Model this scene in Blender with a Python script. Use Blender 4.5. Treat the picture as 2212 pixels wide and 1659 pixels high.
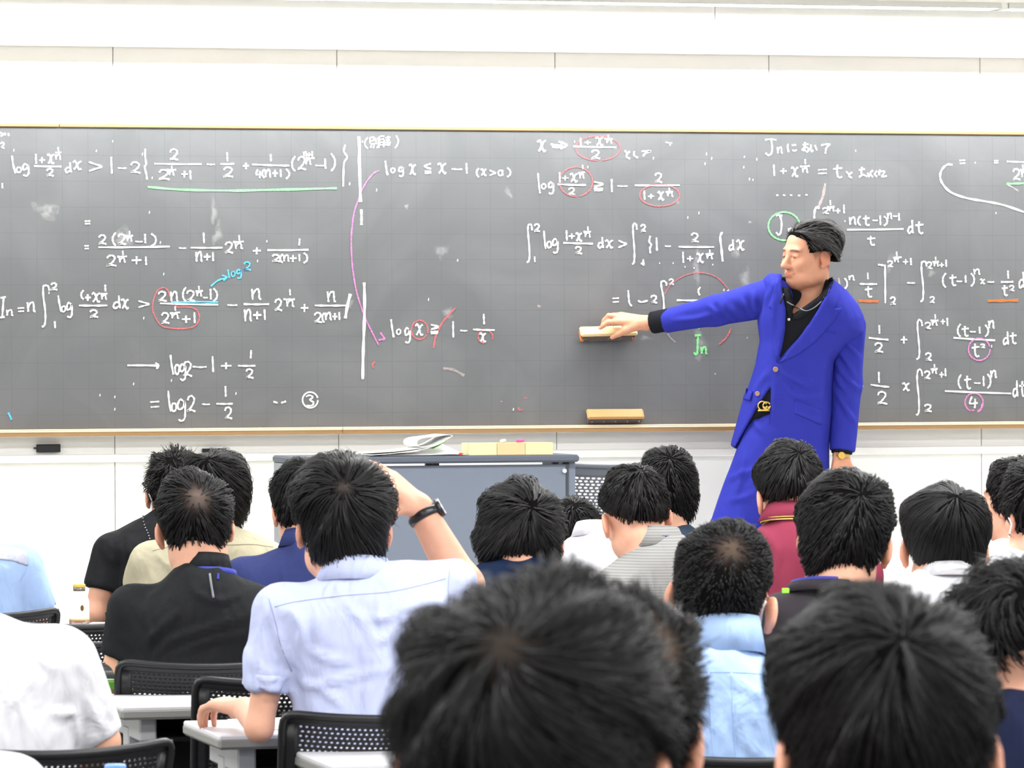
import bpy, math, random
import numpy as np
from mathutils import Vector, Matrix
from mathutils.bvhtree import BVHTree
random.seed(7); rng = np.random.default_rng(7)
for o in list(bpy.data.objects): bpy.data.objects.remove(o)
scene = bpy.context.scene
COL = scene.collection

# ------------------------------------------------------------------ camera
FPX, CX, CY = 10000.0, 1106.0, 829.5          # focal length in pixels of the 2212 x 1659 frame
PSI, PITCH, ROLL = math.atan(.257), math.atan(50/10000.), .0046
CAMPOS = np.array([0, 0, 1.48])
_f = np.array([math.sin(PSI)*math.cos(PITCH), math.cos(PSI)*math.cos(PITCH), -math.sin(PITCH)])
_r0 = np.array([math.cos(PSI), -math.sin(PSI), 0.])
_u0 = np.cross(_r0, _f)
RIGHT = _r0*math.cos(ROLL) - _u0*math.sin(ROLL)
UP = _u0*math.cos(ROLL) + _r0*math.sin(ROLL)
FWD = _f
VIEW = np.array([math.sin(PSI), math.cos(PSI), 0.])   # level direction from the camera's place into the room
SIDE = _r0
cd = bpy.data.cameras.new('camera'); cam = bpy.data.objects.new('camera', cd); COL.objects.link(cam)
m = Matrix.Identity(4)
for i in range(3):
    m[i][0], m[i][1], m[i][2], m[i][3] = RIGHT[i], UP[i], -FWD[i], CAMPOS[i]
cam.matrix_world = m
cd.sensor_width = 36; cd.sensor_fit = 'HORIZONTAL'; cd.lens = FPX/2212*36; cd.clip_end = 100; cd.clip_start = .1
cd.dof.use_dof = True; cd.dof.focus_distance = 15.5; cd.dof.aperture_fstop = cd.lens/1000/.0072
scene.camera = cam
D0 = 18.35
YW = D0*math.cos(PSI)                 # the wall behind the chalkboard
YB = YW - .07                         # the chalkboard's writing surface

# ------------------------------------------------------------------ world, lights, exposure
w = bpy.data.worlds.new('world'); scene.world = w; w.use_nodes = True
w.node_tree.nodes['Background'].inputs[0].default_value = (1, 1, 1, 1)
w.node_tree.nodes['Background'].inputs[1].default_value = .3
vs = scene.view_settings
vs.view_transform = 'Standard'; vs.look = 'None'; vs.gamma = 1; vs.use_curve_mapping = False; vs.exposure = 0.72
CEIL = 2.89
def area(name, loc, sx, sy, power, rot=(0, 0, 0), col=(1, 1, .995)):
    l = bpy.data.lights.new(name, 'AREA'); l.shape = 'RECTANGLE'; l.size = sx; l.size_y = sy; l.energy = power; l.color = col
    o = bpy.data.objects.new(name, l); o.location = loc; o.rotation_euler = rot; COL.objects.link(o); return o
for iy in range(5):
    for ix in range(3):
        area('ceiling_lamp', (-.6+ix*3.9, 1.0+iy*3.2, CEIL-.03), 2.4, .5, 66)

def ray(px, py):
    v = FWD + (px-CX)/FPX*RIGHT + (CY-py)/FPX*UP
    return v
def U(px, py, d): return CAMPOS + d*ray(px, py)
def W(px, py, Y):
    v = ray(px, py); return CAMPOS + v*((Y-CAMPOS[1])/v[1])
def Z(px, py, z):
    v = ray(px, py); return CAMPOS + v*((z-CAMPOS[2])/v[2])
def proj(P):
    q = np.asarray(P) - CAMPOS
    d = q @ FWD
    return CX + FPX*(q @ RIGHT)/d, CY - FPX*(q @ UP)/d, d

# ------------------------------------------------------------------ materials
def srgb(r, g, b):
    f = lambda c: (c/255/12.92 if c/255 <= .04045 else ((c/255+.055)/1.055)**2.4)
    return (f(r), f(g), f(b), 1)
MATS = {}
def mat(name, col, rough=.6, spec=.3, metal=0., bump=None, var=0., vscale=20., sss=0., wave=None, island=0., attr=None, tint=None):
    if name in MATS: return MATS[name]
    M = bpy.data.materials.new(name); M.use_nodes = True
    nt = M.node_tree; b = nt.nodes['Principled BSDF']; L = nt.links
    b.inputs['Roughness'].default_value = rough
    b.inputs['Specular IOR Level'].default_value = spec
    b.inputs['Metallic'].default_value = metal
    b.inputs['Base Color'].default_value = col
    tc = nt.nodes.new('ShaderNodeTexCoord')
    src = None
    if var:
        n = nt.nodes.new('ShaderNodeTexNoise'); n.inputs['Scale'].default_value = vscale; n.inputs['Detail'].default_value = 4
        L.new(tc.outputs['Object'], n.inputs['Vector'])
        mx = nt.nodes.new('ShaderNodeMixRGB'); mx.inputs[1].default_value = [c*(1-var) for c in col[:3]]+[1]
        t2 = tint or [min(1, c*(1+var)) for c in col[:3]]
        mx.inputs[2].default_value = list(t2[:3])+[1]
        L.new(n.outputs['Fac'], mx.inputs[0]); src = mx.outputs[0]
    if island:
        g = nt.nodes.new('ShaderNodeNewGeometry')
        mx = nt.nodes.new('ShaderNodeMixRGB'); mx.inputs[1].default_value = [c*(1-island) for c in col[:3]]+[1]
        mx.inputs[2].default_value = [min(1, c*(1+island)) for c in col[:3]]+[1]
        L.new(g.outputs['Random Per Island'], mx.inputs[0]); src = mx.outputs[0]
    if attr:
        a = nt.nodes.new('ShaderNodeAttribute'); a.attribute_name = attr
        if src is None: src = a.outputs['Color']
        else:
            mu = nt.nodes.new('ShaderNodeMixRGB'); mu.blend_type = 'MULTIPLY'; mu.inputs[0].default_value = 1
            L.new(src, mu.inputs[1]); L.new(a.outputs['Color'], mu.inputs[2]); src = mu.outputs[0]
    if wave:
        wv = nt.nodes.new('ShaderNodeTexWave'); wv.bands_direction = wave[0]; wv.inputs['Scale'].default_value = wave[1]; wv.inputs['Distortion'].default_value = .0
        L.new(tc.outputs['Object'], wv.inputs['Vector'])
        mx = nt.nodes.new('ShaderNodeMixRGB'); mx.inputs[2].default_value = wave[2]
        L.new(wv.outputs['Fac'], mx.inputs[0])
        if src is None: mx.inputs[1].default_value = col
        else: L.new(src, mx.inputs[1])
        src = mx.outputs[0]
    if src is not None: L.new(src, b.inputs['Base Color'])
    if sss:
        b.inputs['Subsurface Weight'].default_value = sss; b.inputs['Subsurface Scale'].default_value = .01
        b.inputs['Subsurface Radius'].default_value = (1, .35, .2)
    if bump:
        prev = None
        for (sc_, st, dist, stretch) in bump:
            n = nt.nodes.new('ShaderNodeTexNoise'); n.inputs['Scale'].default_value = sc_; n.inputs['Detail'].default_value = 3
            n.inputs['Distortion'].default_value = .6
            mp = nt.nodes.new('ShaderNodeMapping'); mp.inputs['Scale'].default_value = stretch
            mp.inputs['Rotation'].default_value = (.2, .5, .3) if stretch != (1, 1, 1) else (0, 0, 0)
            L.new(tc.outputs['Object'], mp.inputs[0]); L.new(mp.outputs[0], n.inputs['Vector'])
            bp = nt.nodes.new('ShaderNodeBump'); bp.inputs['Strength'].default_value = st; bp.inputs['Distance'].default_value = dist
            L.new(n.outputs['Fac'], bp.inputs['Height'])
            if prev is not None: L.new(prev, bp.inputs['Normal'])
            prev = bp.outputs[0]
        L.new(prev, b.inputs['Normal'])
    MATS[name] = M
    return M
FOLD = [(5, .8, .06, (1, 1, .45)), (13, .5, .025, (1, 1, .6)), (900, .12, .001, (1, 1, 1))]
SOFT = [(4, .55, .05, (1, 1, .5)), (900, .12, .001, (1, 1, 1))]
def cloth(name, rgb, folds=FOLD, **k): return mat(name, srgb(*rgb), rough=.9, spec=.12, bump=folds, var=.06, vscale=35, **k)

# ------------------------------------------------------------------ object helpers
def link(o, parent=None):
    COL.objects.link(o)
    if parent is not None:
        o.parent = parent
        o.matrix_parent_inverse = Matrix.Translation(-Vector(parent.location)) if parent.type == 'EMPTY' and parent.parent is None else Matrix.Identity(4)
    return o
def mesh_obj(name, V, F, mt, parent=None, smooth=True, cols=None, matidx=None):
    me = bpy.data.meshes.new(name)
    V = np.asarray(V, dtype=np.float32)
    if isinstance(F, np.ndarray) and F.ndim == 2:
        nf, k = F.shape
        me.vertices.add(len(V)); me.vertices.foreach_set('co', V.ravel())
        me.loops.add(nf*k); me.loops.foreach_set('vertex_index', F.astype(np.int32).ravel())
        me.polygons.add(nf); me.polygons.foreach_set('loop_start', np.arange(0, nf*k, k, dtype=np.int32))
        me.update(calc_edges=True)
    else:
        me.from_pydata([tuple(map(float, v)) for v in V], [], [tuple(f) for f in F]); me.update()
    if smooth: me.polygons.foreach_set('use_smooth', np.ones(len(me.polygons), dtype=bool))
    for x in (mt if isinstance(mt, (list, tuple)) else [mt]): me.materials.append(x)
    if matidx is not None: me.polygons.foreach_set('material_index', np.asarray(matidx, dtype=np.int32))
    if cols is not None:
        a = me.color_attributes.new('Col', 'FLOAT_COLOR', 'POINT')
        c4 = np.ones((len(V), 4), dtype=np.float32); c4[:, :3] = cols
        a.data.foreach_set('color', c4.ravel())
    me.validate()
    return link(bpy.data.objects.new(name, me), parent)
def thing(name, label, cat, loc=(0, 0, 0), group=None):
    o = bpy.data.objects.new(name, None); o.location = [float(x) for x in loc]; o.empty_display_size = .1
    COL.objects.link(o); o['label'] = label; o['category'] = cat
    if group: o['group'] = group
    return o
def tag(o, label, cat, group=None):
    o['label'] = label; o['category'] = cat
    if group: o['group'] = group
    return o
def structure(o): o['kind'] = 'structure'; return o

class MB:
    """collects boxes, tubes, grids into one mesh"""
    def __init__(s): s.V = []; s.F = []; s.M = []; s.mi = 0
    def add(s, V, F):
        b = len(s.V); s.V += [tuple(map(float, v)) for v in V]; s.F += [tuple(int(i)+b for i in f) for f in F]; s.M += [s.mi]*len(F); return s
    def box(s, c, h, R=None, bev=0.):
        c = np.asarray(c, float); hx, hy, hz = h
        if bev <= 0:
            V = np.array([(x, y, z) for x in (-hx, hx) for y in (-hy, hy) for z in (-hz, hz)])
            F = [(0, 1, 3, 2), (4, 6, 7, 5), (0, 4, 5, 1), (2, 3, 7, 6), (0, 2, 6, 4), (1, 5, 7, 3)]
        else:
            V = []; idx = {}
            for sx in (-1, 1):
                for sy in (-1, 1):
                    for sz in (-1, 1):
                        for ax in range(3):
                            p = [sx*(hx-bev), sy*(hy-bev), sz*(hz-bev)]
                            p[ax] += (sx, sy, sz)[ax]*bev
                            idx[(sx, sy, sz, ax)] = len(V); V.append(p)
            V = np.array(V); F = []
            for ax in range(3):
                o1, o2 = (ax+1) % 3, (ax+2) % 3
                for sg in (-1, 1):
                    q = []
                    for a, b2 in ((-1, -1), (1, -1), (1, 1), (-1, 1)):
                        k = [0, 0, 0]; k[ax] = sg; k[o1] = a; k[o2] = b2
                        q.append(idx[(k[0], k[1], k[2], ax)])
                    F.append(q if sg > 0 else q[::-1])
            for ax in range(3):
                o1, o2 = (ax+1) % 3, (ax+2) % 3
                for a in (-1, 1):
                    for b2 in (-1, 1):
                        k0 = [0, 0, 0]; k0[o1] = a; k0[o2] = b2; k1 = k0[:]; k0[ax] = -1; k1[ax] = 1
                        q = [idx[(*k0, o1)], idx[(*k1, o1)], idx[(*k1, o2)], idx[(*k0, o2)]]
                        F.append(q if a*b2 < 0 else q[::-1])
            for sx in (-1, 1):
                for sy in (-1, 1):
                    for sz in (-1, 1):
                        q = [idx[(sx, sy, sz, a)] for a in range(3)]
                        F.append(q if sx*sy*sz > 0 else q[::-1])
        if R is not None: V = V @ np.asarray(R).T
        return s.add(V + c, F)
    def tube(s, pts, r, n=8, cap=True, closed=False, flat=1., nrm=None):
        P = np.asarray(pts, float); K = len(P)
        r = np.full(K, r) if np.isscalar(r) else np.asarray(r, float)
        T = np.gradient(P, axis=0) if not closed else np.roll(P, -1, 0)-np.roll(P, 1, 0)
        T /= np.linalg.norm(T, axis=1, keepdims=True)+1e-12
        up = np.array([0, 0, 1.]) if nrm is None else np.asarray(nrm, float)
        V = []
        for k in range(K):
            a = np.cross(T[k], up)
            if np.linalg.norm(a) < 1e-3: a = np.cross(T[k], [1, 0, 0])
            a /= np.linalg.norm(a); b = np.cross(a, T[k])
            for j in range(n):
                t = 2*math.pi*j/n
                V.append(P[k]+r[k]*(math.cos(t)*a+flat*math.sin(t)*b))
        F = []
        for k in range(K if closed else K-1):
            k2 = (k+1) % K
            for j in range(n):
                j2 = (j+1) % n
                F.append((k*n+j, k2*n+j, k2*n+j2, k*n+j2))
        if cap and not closed: F += [tuple(range(n)), tuple(range(K*n-1, (K-1)*n-1, -1))]
        return s.add(V, F)
    def lathe(s, prof, c, n=24):
        V = []; K = len(prof)
        for r, z in prof:
            for j in range(n):
                t = 2*math.pi*j/n; V.append((c[0]+r*math.cos(t), c[1]+r*math.sin(t), c[2]+z))
        F = [(k*n+j, k*n+(j+1) % n, (k+1)*n+(j+1) % n, (k+1)*n+j) for k in range(K-1) for j in range(n)]
        F += [tuple(range(n))[::-1], tuple(range((K-1)*n, K*n))]
        return s.add(V, F)
    def grid(s, G, th=0.):
        """G: (a,b,3) sheet; th: thickness vector or 0"""
        G = np.asarray(G, float); a, b = G.shape[:2]
        F = [(i*b+j, (i+1)*b+j, (i+1)*b+j+1, i*b+j+1) for i in range(a-1) for j in range(b-1)]
        if np.isscalar(th) and th == 0: return s.add(G.reshape(-1, 3), F)
        if np.isscalar(th):
            du = np.gradient(G, axis=0); dv = np.gradient(G, axis=1); N = np.cross(du, dv); N /= np.linalg.norm(N, axis=2, keepdims=True)+1e-12
            G2 = G + N*th
        else: G2 = G + np.asarray(th)
        n = a*b; Fb = [tuple(x+n for x in f[::-1]) for f in F]
        ring = [(0, j) for j in range(b)]+[(i, b-1) for i in range(1, a)]+[(a-1, j) for j in range(b-2, -1, -1)]+[(i, 0) for i in range(a-2, 0, -1)]
        ids = [i*b+j for i, j in ring]
        E = [(ids[k], ids[(k+1) % len(ids)], ids[(k+1) % len(ids)]+n, ids[k]+n) for k in range(len(ids))]
        return s.add(np.concatenate([G.reshape(-1, 3), G2.reshape(-1, 3)]), F+Fb+E)
    def obj(s, name, mt, parent=None, smooth=False):
        return mesh_obj(name, s.V, s.F, mt, parent, smooth, matidx=s.M if isinstance(mt, (list, tuple)) else None)
def spline(P, n=6):
    P = np.asarray(P, float)
    if len(P) < 3: return np.array([P[0]+(P[-1]-P[0])*t for t in np.linspace(0, 1, n+1)])
    Q = np.vstack([2*P[0]-P[1], P, 2*P[-1]-P[-2]]); out = []
    for i in range(1, len(Q)-2):
        for t in np.arange(n)/n:
            a, b, c, d = Q[i-1], Q[i], Q[i+1], Q[i+2]
            out.append(.5*((2*b)+(-a+c)*t+(2*a-5*b+4*c-d)*t*t+(-a+3*b-3*c+d)*t**3))
    out.append(P[-1]); return np.array(out)
# ------------------------------------------------------------------ implicit shapes -> one continuous surface
def rotm(ax, deg):
    return np.array(Matrix.Rotation(math.radians(deg), 3, ax))
class SDF:
    def __init__(s): s.ops = []
    def _push(s, fn, lo, hi, k, sub): s.ops.append((fn, np.asarray(lo, float), np.asarray(hi, float), k, sub)); return s
    def cap(s, a, b, ra, rb=None, k=.02, sub=False):
        rb = ra if rb is None else rb
        a = np.asarray(a, float); b = np.asarray(b, float); ba = b-a; L2 = ba @ ba+1e-12; r = max(ra, rb)
        def fn(P):
            pa = P-a; t = np.clip(pa @ ba/L2, 0, 1)
            return np.linalg.norm(pa-t[..., None]*ba, axis=-1)-(ra+t*(rb-ra))
        return s._push(fn, np.minimum(a, b)-r, np.maximum(a, b)+r, k, sub)
    def sleeve(s, a, b, ra, rb, k=.03):
        """a tapering tube cut off square at b"""
        a = np.asarray(a, float); b = np.asarray(b, float); dr = (b-a)/np.linalg.norm(b-a); e = b+dr*.08; ba = e-a; L2 = ba @ ba; re = rb+(rb-ra)*.08/np.linalg.norm(b-a)
        def fn(P):
            pa = P-a; t = np.clip(pa @ ba/L2, 0, 1)
            return np.maximum(np.linalg.norm(pa-t[..., None]*ba, axis=-1)-(ra+t*(re-ra)), (P-b) @ dr)
        r = max(ra, rb); return s._push(fn, np.minimum(a, b)-r, np.maximum(a, b)+r, k, False)
    def chain(s, pts, rs, k=.02, sub=False):
        for i in range(len(pts)-1): s.cap(pts[i], pts[i+1], rs[i], rs[i+1], k, sub)
        return s
    def ell(s, c, r, R=None, k=.02, sub=False):
        c = np.asarray(c, float); r = np.asarray(r, float); R = np.eye(3) if R is None else np.asarray(R)
        m_ = float(r.max())
        def fn(P):
            q = (P-c) @ R; k0 = np.linalg.norm(q/r, axis=-1); k1 = np.linalg.norm(q/(r*r), axis=-1)+1e-9
            return np.where(k0 > 1e-6, k0*(k0-1)/k1, -r.min())
        ext = np.sqrt(((R*r)**2).sum(1))
        return s._push(fn, c-ext, c+ext, k, sub)
    def rbox(s, c, h, r, R=None, k=.02, sub=False):
        c = np.asarray(c, float); h = np.asarray(h, float); R = np.eye(3) if R is None else np.asarray(R)
        def fn(P):
            q = np.abs((P-c) @ R)-(h-r)
            return np.linalg.norm(np.maximum(q, 0), axis=-1)+np.minimum(q.max(-1), 0)-r
        ext = np.abs(R) @ h
        return s._push(fn, c-ext, c+ext, k, sub)
    def half(s, p, n, k=.005):
        """cut away everything on the n side of the plane through p"""
        p = np.asarray(p, float); n = np.asarray(n, float)/np.linalg.norm(n)
        s.ops.append((lambda P: -((P-p) @ n), None, None, k, True)); return s
    def inflate(s, poly, d, T, Rr, k=.03, sub=False, grow=0., dshift=0., curve=0., ybow=None):
        """a rounded body whose outline (pixels) stands at distance d; T half-depth, Rr rounding"""
        poly = np.asarray(poly, float); q = np.array([U(x, y, d) for x, y in poly])
        lo = q.min(0)-(T+.1)*np.array([1, 1, 0])-max(grow, 0)-.02; hi = q.max(0)+(T+.1)*np.array([1, 1, 0])+max(grow, 0)+.02
        sc_ = d/FPX
        def fn(P):
            v = P-CAMPOS; dd = v @ FWD
            x = CX+FPX*(v @ RIGHT)/dd; y = CY-FPX*(v @ UP)/dd
            sd = -polydist(x, y, poly)*sc_+grow            # positive inside
            e = np.maximum(Rr-sd, 0)/Rr
            dep = dd-d-dshift
            if ybow is not None: dep = dep-ybow(x, y)
            g = np.sqrt((dep/T)**2+e*e)
            return (g-1)*min(T, Rr)
        return s._push(fn, lo, hi, k, sub)
    def prism(s, poly, d0, d1, k=.004, sub=True):
        """outline in pixels, cut through between the distances d0 and d1"""
        poly = np.asarray(poly, float); dm = (d0+d1)/2
        def fn(P):
            v = P-CAMPOS; dd = v @ FWD
            x = CX+FPX*(v @ RIGHT)/dd; y = CY-FPX*(v @ UP)/dd
            return np.maximum(polydist(x, y, poly)*dm/FPX, np.maximum(d0-dd, dd-d1))
        q = np.array([U(x, y, d) for x, y in poly for d in (d0, d1)])
        return s._push(fn, q.min(0)-.02, q.max(0)+.02, k, sub)
    def mesh(s, h, pad=None, disp=None):
        los = [o[1] for o in s.ops if o[1] is not None and not o[4]]; his = [o[2] for o in s.ops if o[2] is not None and not o[4]]
        lo = np.min(los, 0)-3*h-.01; hi = np.max(his, 0)+3*h+.01
        n = np.ceil((hi-lo)/h).astype(int)+1
        ax = [lo[i]+h*np.arange(n[i]) for i in range(3)]
        val = np.full(n, .3, dtype=np.float32)
        for fn, l, u, k, sub in s.ops:
            if l is None: sl = [slice(0, n[i]) for i in range(3)]
            else:
                mg = max(k, 3*h)+.005
                sl = []
                for i in range(3):
                    a = int(np.clip(np.floor((l[i]-mg-lo[i])/h), 0, n[i])); b = int(np.clip(np.ceil((u[i]+mg-lo[i])/h)+1, 0, n[i])); sl.append(slice(a, b))
            sl = tuple(sl)
            if any(x.start >= x.stop for x in sl): continue
            X, Y, Zz = np.meshgrid(ax[0][sl[0]], ax[1][sl[1]], ax[2][sl[2]], indexing='ij')
            v = fn(np.stack([X, Y, Zz], -1)); cur = val[sl]
            if sub:
                v = -v; t = np.clip(.5-.5*(v-cur)/k, 0, 1)      # smooth max
                val[sl] = v*(1-t)+cur*t+k*t*(1-t)
            else:
                t = np.clip(.5+.5*(v-cur)/k, 0, 1)
                val[sl] = v*(1-t)+cur*t-k*t*(1-t)
        return surface_nets(val, lo, h)
def polydist(x, y, poly):
    """signed distance in pixels, negative inside"""
    sh = x.shape; x = x.ravel(); y = y.ravel()
    d = np.full(x.shape, 1e18); ins = np.zeros(x.shape, bool); n = len(poly)
    for i in range(n):
        ax_, ay = poly[i]; bx, by = poly[(i+1) % n]
        ex, ey = bx-ax_, by-ay; wx, wy = x-ax_, y-ay
        t = np.clip((wx*ex+wy*ey)/(ex*ex+ey*ey+1e-12), 0, 1)
        d = np.minimum(d, (wx-ex*t)**2+(wy-ey*t)**2)
        c = ((ay <= y) & (by > y)) | ((by <= y) & (ay > y))
        ins ^= c & (x < ex*(y-ay)/(ey if abs(ey) > 1e-9 else 1e-9)+ax_)
    d = np.sqrt(d); return np.where(ins, -d, d).reshape(sh)
def surface_nets(val, lo, h):
    ins = val < 0
    n = np.array(val.shape)-1
    cnt = np.zeros(n, np.int8)
    for a in (0, 1):
        for b in (0, 1):
            for c in (0, 1): cnt += ins[a:n[0]+a, b:n[1]+b, c:n[2]+c]
    act = (cnt > 0) & (cnt < 8)
    idx = np.argwhere(act); vid = np.full(n, -1, np.int64); vid[act] = np.arange(len(idx))
    acc = np.zeros((len(idx), 3)); num = np.zeros(len(idx))
    corner = [(a, b, c) for a in (0, 1) for b in (0, 1) for c in (0, 1)]
    cv = {c: val[idx[:, 0]+c[0], idx[:, 1]+c[1], idx[:, 2]+c[2]].astype(float) for c in corner}
    for c in corner:
        for ax in range(3):
            if c[ax]: continue
            e = list(c); e[ax] = 1; e = tuple(e)
            va, vb = cv[c], cv[e]; mk = (va < 0) != (vb < 0)
            t = np.where(mk, va/np.where(mk, va-vb, 1), 0)
            p = np.tile(np.array(c, float), (len(idx), 1)); p[:, ax] = t
            acc += np.where(mk[:, None], p, 0); num += mk
    V = lo+h*(idx+acc/np.maximum(num, 1)[:, None])
    quads = []
    for ax in range(3):
        o1, o2 = (ax+1) % 3, (ax+2) % 3
        sa = [slice(None)]*3; sb = [slice(None)]*3; sa[ax] = slice(0, -1); sb[ax] = slice(1, None)
        A = ins[tuple(sa)]; B = ins[tuple(sb)]
        E = np.argwhere(A != B)
        if len(E) == 0: continue
        ok = (E[:, o1] > 0) & (E[:, o2] > 0) & (E[:, o1] < n[o1]) & (E[:, o2] < n[o2]); E = E[ok]
        f = A[E[:, 0], E[:, 1], E[:, 2]]
        def at(d1, d2):
            q = E.copy(); q[:, o1] -= d1; q[:, o2] -= d2
            return vid[q[:, 0], q[:, 1], q[:, 2]]
        Q = np.stack([at(1, 1), at(0, 1), at(0, 0), at(1, 0)], 1)
        quads.append(np.where(f[:, None], Q, Q[:, ::-1]))
    Q = np.concatenate(quads)
    # one light relaxation pass for clean shading
    for _ in range(2):
        S = np.zeros_like(V); C = np.zeros(len(V))
        for a, b in ((0, 1), (1, 2), (2, 3), (3, 0)):
            np.add.at(S, Q[:, a], V[Q[:, b]]); np.add.at(S, Q[:, b], V[Q[:, a]])
            np.add.at(C, Q[:, a], 1); np.add.at(C, Q[:, b], 1)
        V = V*.5+.5*S/np.maximum(C, 1)[:, None]
    return V, Q
def vnormals(V, Q):
    n = np.cross(V[Q[:, 2]]-V[Q[:, 0]], V[Q[:, 3]]-V[Q[:, 1]]); N = np.zeros_like(V)
    for a in range(4): np.add.at(N, Q[:, a], n)
    return N/(np.linalg.norm(N, axis=1, keepdims=True)+1e-12)
def wrinkle(V, Q, amp, seed=0, freq=16., stretch=(1, 1, .55)):
    """soft cloth folds pressed into a garment"""
    r = np.random.default_rng(seed); N = vnormals(V, Q); s = np.zeros(len(V)); P = V*np.array(stretch)
    for i in range(7):
        d = r.normal(size=3); d /= np.linalg.norm(d); f = freq*(1+.45*i)*r.uniform(.7, 1.2)
        e = r.normal(size=3)*6
        s += np.sin(P @ d*f+2.2*np.sin(P @ e+r.uniform(0, 6))+r.uniform(0, 6))/(1+.5*i)
    s = np.sign(s)*np.abs(s)**.8
    return V+N*(amp*s/2)[:, None]
def creases(V, Q, lines, w, amp, flip=1.):
    """press creases along traced lines (pixels) into the side of a garment that faces the room's rear"""
    N = vnormals(V, Q); v = V-CAMPOS; dd = v @ FWD; x = CX+FPX*(v @ RIGHT)/dd; y = CY-FPX*(v @ UP)/dd
    fr = np.clip(-(N @ VIEW)*1.6, 0, 1)
    if abs((N @ VIEW).mean()) > 2: fr[:] = 1
    off = np.zeros(len(V))
    for L in lines:
        P = spline(np.array(L, float), 4); d2 = np.full(len(V), 1e9); tt = np.zeros(len(V)); n = len(P)-1
        for i in range(n):
            a, b = P[i], P[i+1]; e = b-a; t = np.clip(((x-a[0])*e[0]+(y-a[1])*e[1])/(e @ e+1e-9), 0, 1)
            q = (x-a[0]-e[0]*t)**2+(y-a[1]-e[1]*t)**2; m_ = q < d2; d2 = np.where(m_, q, d2); tt = np.where(m_, (i+t)/n, tt)
        sgn = d2/(w*w); prof = np.exp(-sgn)-.55*np.exp(-sgn/4.5); off += prof*np.clip(np.sin(np.pi*np.clip(tt*.9+.05, 0, 1)), .15, 1)
    return V+N*(amp*flip*off*fr)[:, None]
def bvh_of(V, Q): return BVHTree.FromPolygons([tuple(v) for v in V.tolist()], Q.tolist())
def on_surface(bvhs, px, py, d, off=.003):
    """the place on a garment or skin that the photograph shows at this spot"""
    o = Vector(CAMPOS); v = Vector(ray(px, py)).normalized(); best = None
    for b in (bvhs if isinstance(bvhs, list) else [bvhs]):
        h = b.ray_cast(o, v)
        if h[0] is not None and (best is None or h[3] < best[3]): best = h
    if best is None: return U(px, py, d)-VIEW*off, -VIEW
    n = np.array(best[1]); 
    if n @ np.array(v) > 0: n = -n
    return np.array(best[0])+n*off, n
def surf_line(name, bvhs, pts, d, r, mt, parent, off=.0, n=6, k=6, flat=1.):
    P = spline(np.array(pts, float), k)
    q = [on_surface(bvhs, x, y, d, off)[0] for x, y in P]
    return MB().tube(q, r, n).obj(name, mt, parent, True)
def surf_patch(name, bvhs, poly, d, off, th, mt, parent, step=4.):
    """a cloth piece (lapel, flap, collar leaf) laid on the garment, with its own thickness"""
    poly = np.asarray(poly, float)
    # refine outline, fill with a triangulated grid of inner points
    out = []
    for i in range(len(poly)):
        a, b = poly[i], poly[(i+1) % len(poly)]; m_ = max(1, int(np.hypot(*(b-a))/step))
        out += [a+(b-a)*t/m_ for t in range(m_)]
    from mathutils.geometry import delaunay_2d_cdt
    xs = np.arange(poly[:, 0].min(), poly[:, 0].max(), step); ys = np.arange(poly[:, 1].min(), poly[:, 1].max(), step)
    X, Y = np.meshgrid(xs, ys); dd = polydist(X, Y, poly); inner = [(a, b) for a, b in zip(X[dd < -step*.5], Y[dd < -step*.5])]
    pts = [Vector((float(p[0]), float(p[1]))) for p in out]+[Vector((float(p[0]), float(p[1]))) for p in inner]
    nb = len(out)
    r_ = delaunay_2d_cdt(pts, [], [list(range(nb))], 1, 1e-4)
    P2, T = r_[0], r_[2]
    A = []; B = []
    q = [on_surface(bvhs, p[0], p[1], d, 0.) for p in P2]
    pos = np.array([a for a, _ in q]); nr = np.array([b for _, b in q])
    nr = nr*.3-VIEW*.7; nr /= np.linalg.norm(nr, axis=1, keepdims=True)
    # keep to a smooth sheet: no point further than 3 cm behind the median depth of its neighbours
    top = pos+nr*(off+th); bot = pos+nr*(off-.002)
    n = len(P2); F = []
    from collections import Counter
    ec = Counter()
    for t in T:
        t = list(t); F.append(tuple(t)); F.append(tuple(x+n for x in t[::-1]))
        for i in range(len(t)): ec[(t[i], t[(i+1) % len(t)])] += 1
    for (a, b) in list(ec):
        if (b, a) not in ec: F.append((b, a, a+n, b+n))
    return mesh_obj(name, np.concatenate([top, bot]), F, mt, parent, True)
# ------------------------------------------------------------------ the room
M_wall = mat('wall_white', srgb(246, 246, 243), rough=.75, spec=.15, bump=[(300, .05, .002, (1, 1, 1))])
M_white = mat('white_enamel', srgb(244, 244, 240), rough=.4, spec=.3)
M_ceil = mat('ceiling_white', srgb(238, 238, 234), rough=.9, spec=.1)
M_floor = mat('floor_carpet', srgb(120, 120, 122), rough=.95, spec=.05, var=.15, vscale=60)
M_wood = mat('pale_wood', srgb(222, 188, 140), rough=.5, spec=.3, var=.10, vscale=9)
M_black = mat('black_plastic', srgb(26, 26, 28), rough=.45, spec=.35)
X0, X1, Y0 = -4.2, 11.5, -1.2
ZB = W(CX, 107.5, YW-.13)[2]
b = MB(); b.box(((X0+X1)/2, (Y0+YW)/2, -.05), ((X1-X0)/2, (YW-Y0)/2+.1, .05)); structure(b.obj('floor', M_floor))
b = MB(); b.box(((X0+X1)/2, (Y0+YW)/2, CEIL+.05), ((X1-X0)/2, (YW-Y0)/2+.1, .05)); structure(b.obj('ceiling', M_ceil))
for nm, x in (('wall_left', X0-.05), ('wall_right', X1+.05)):
    b = MB(); b.box((x, (Y0+YW)/2, CEIL/2), (.05, (YW-Y0)/2, CEIL/2)); structure(b.obj(nm, M_wall))
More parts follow.
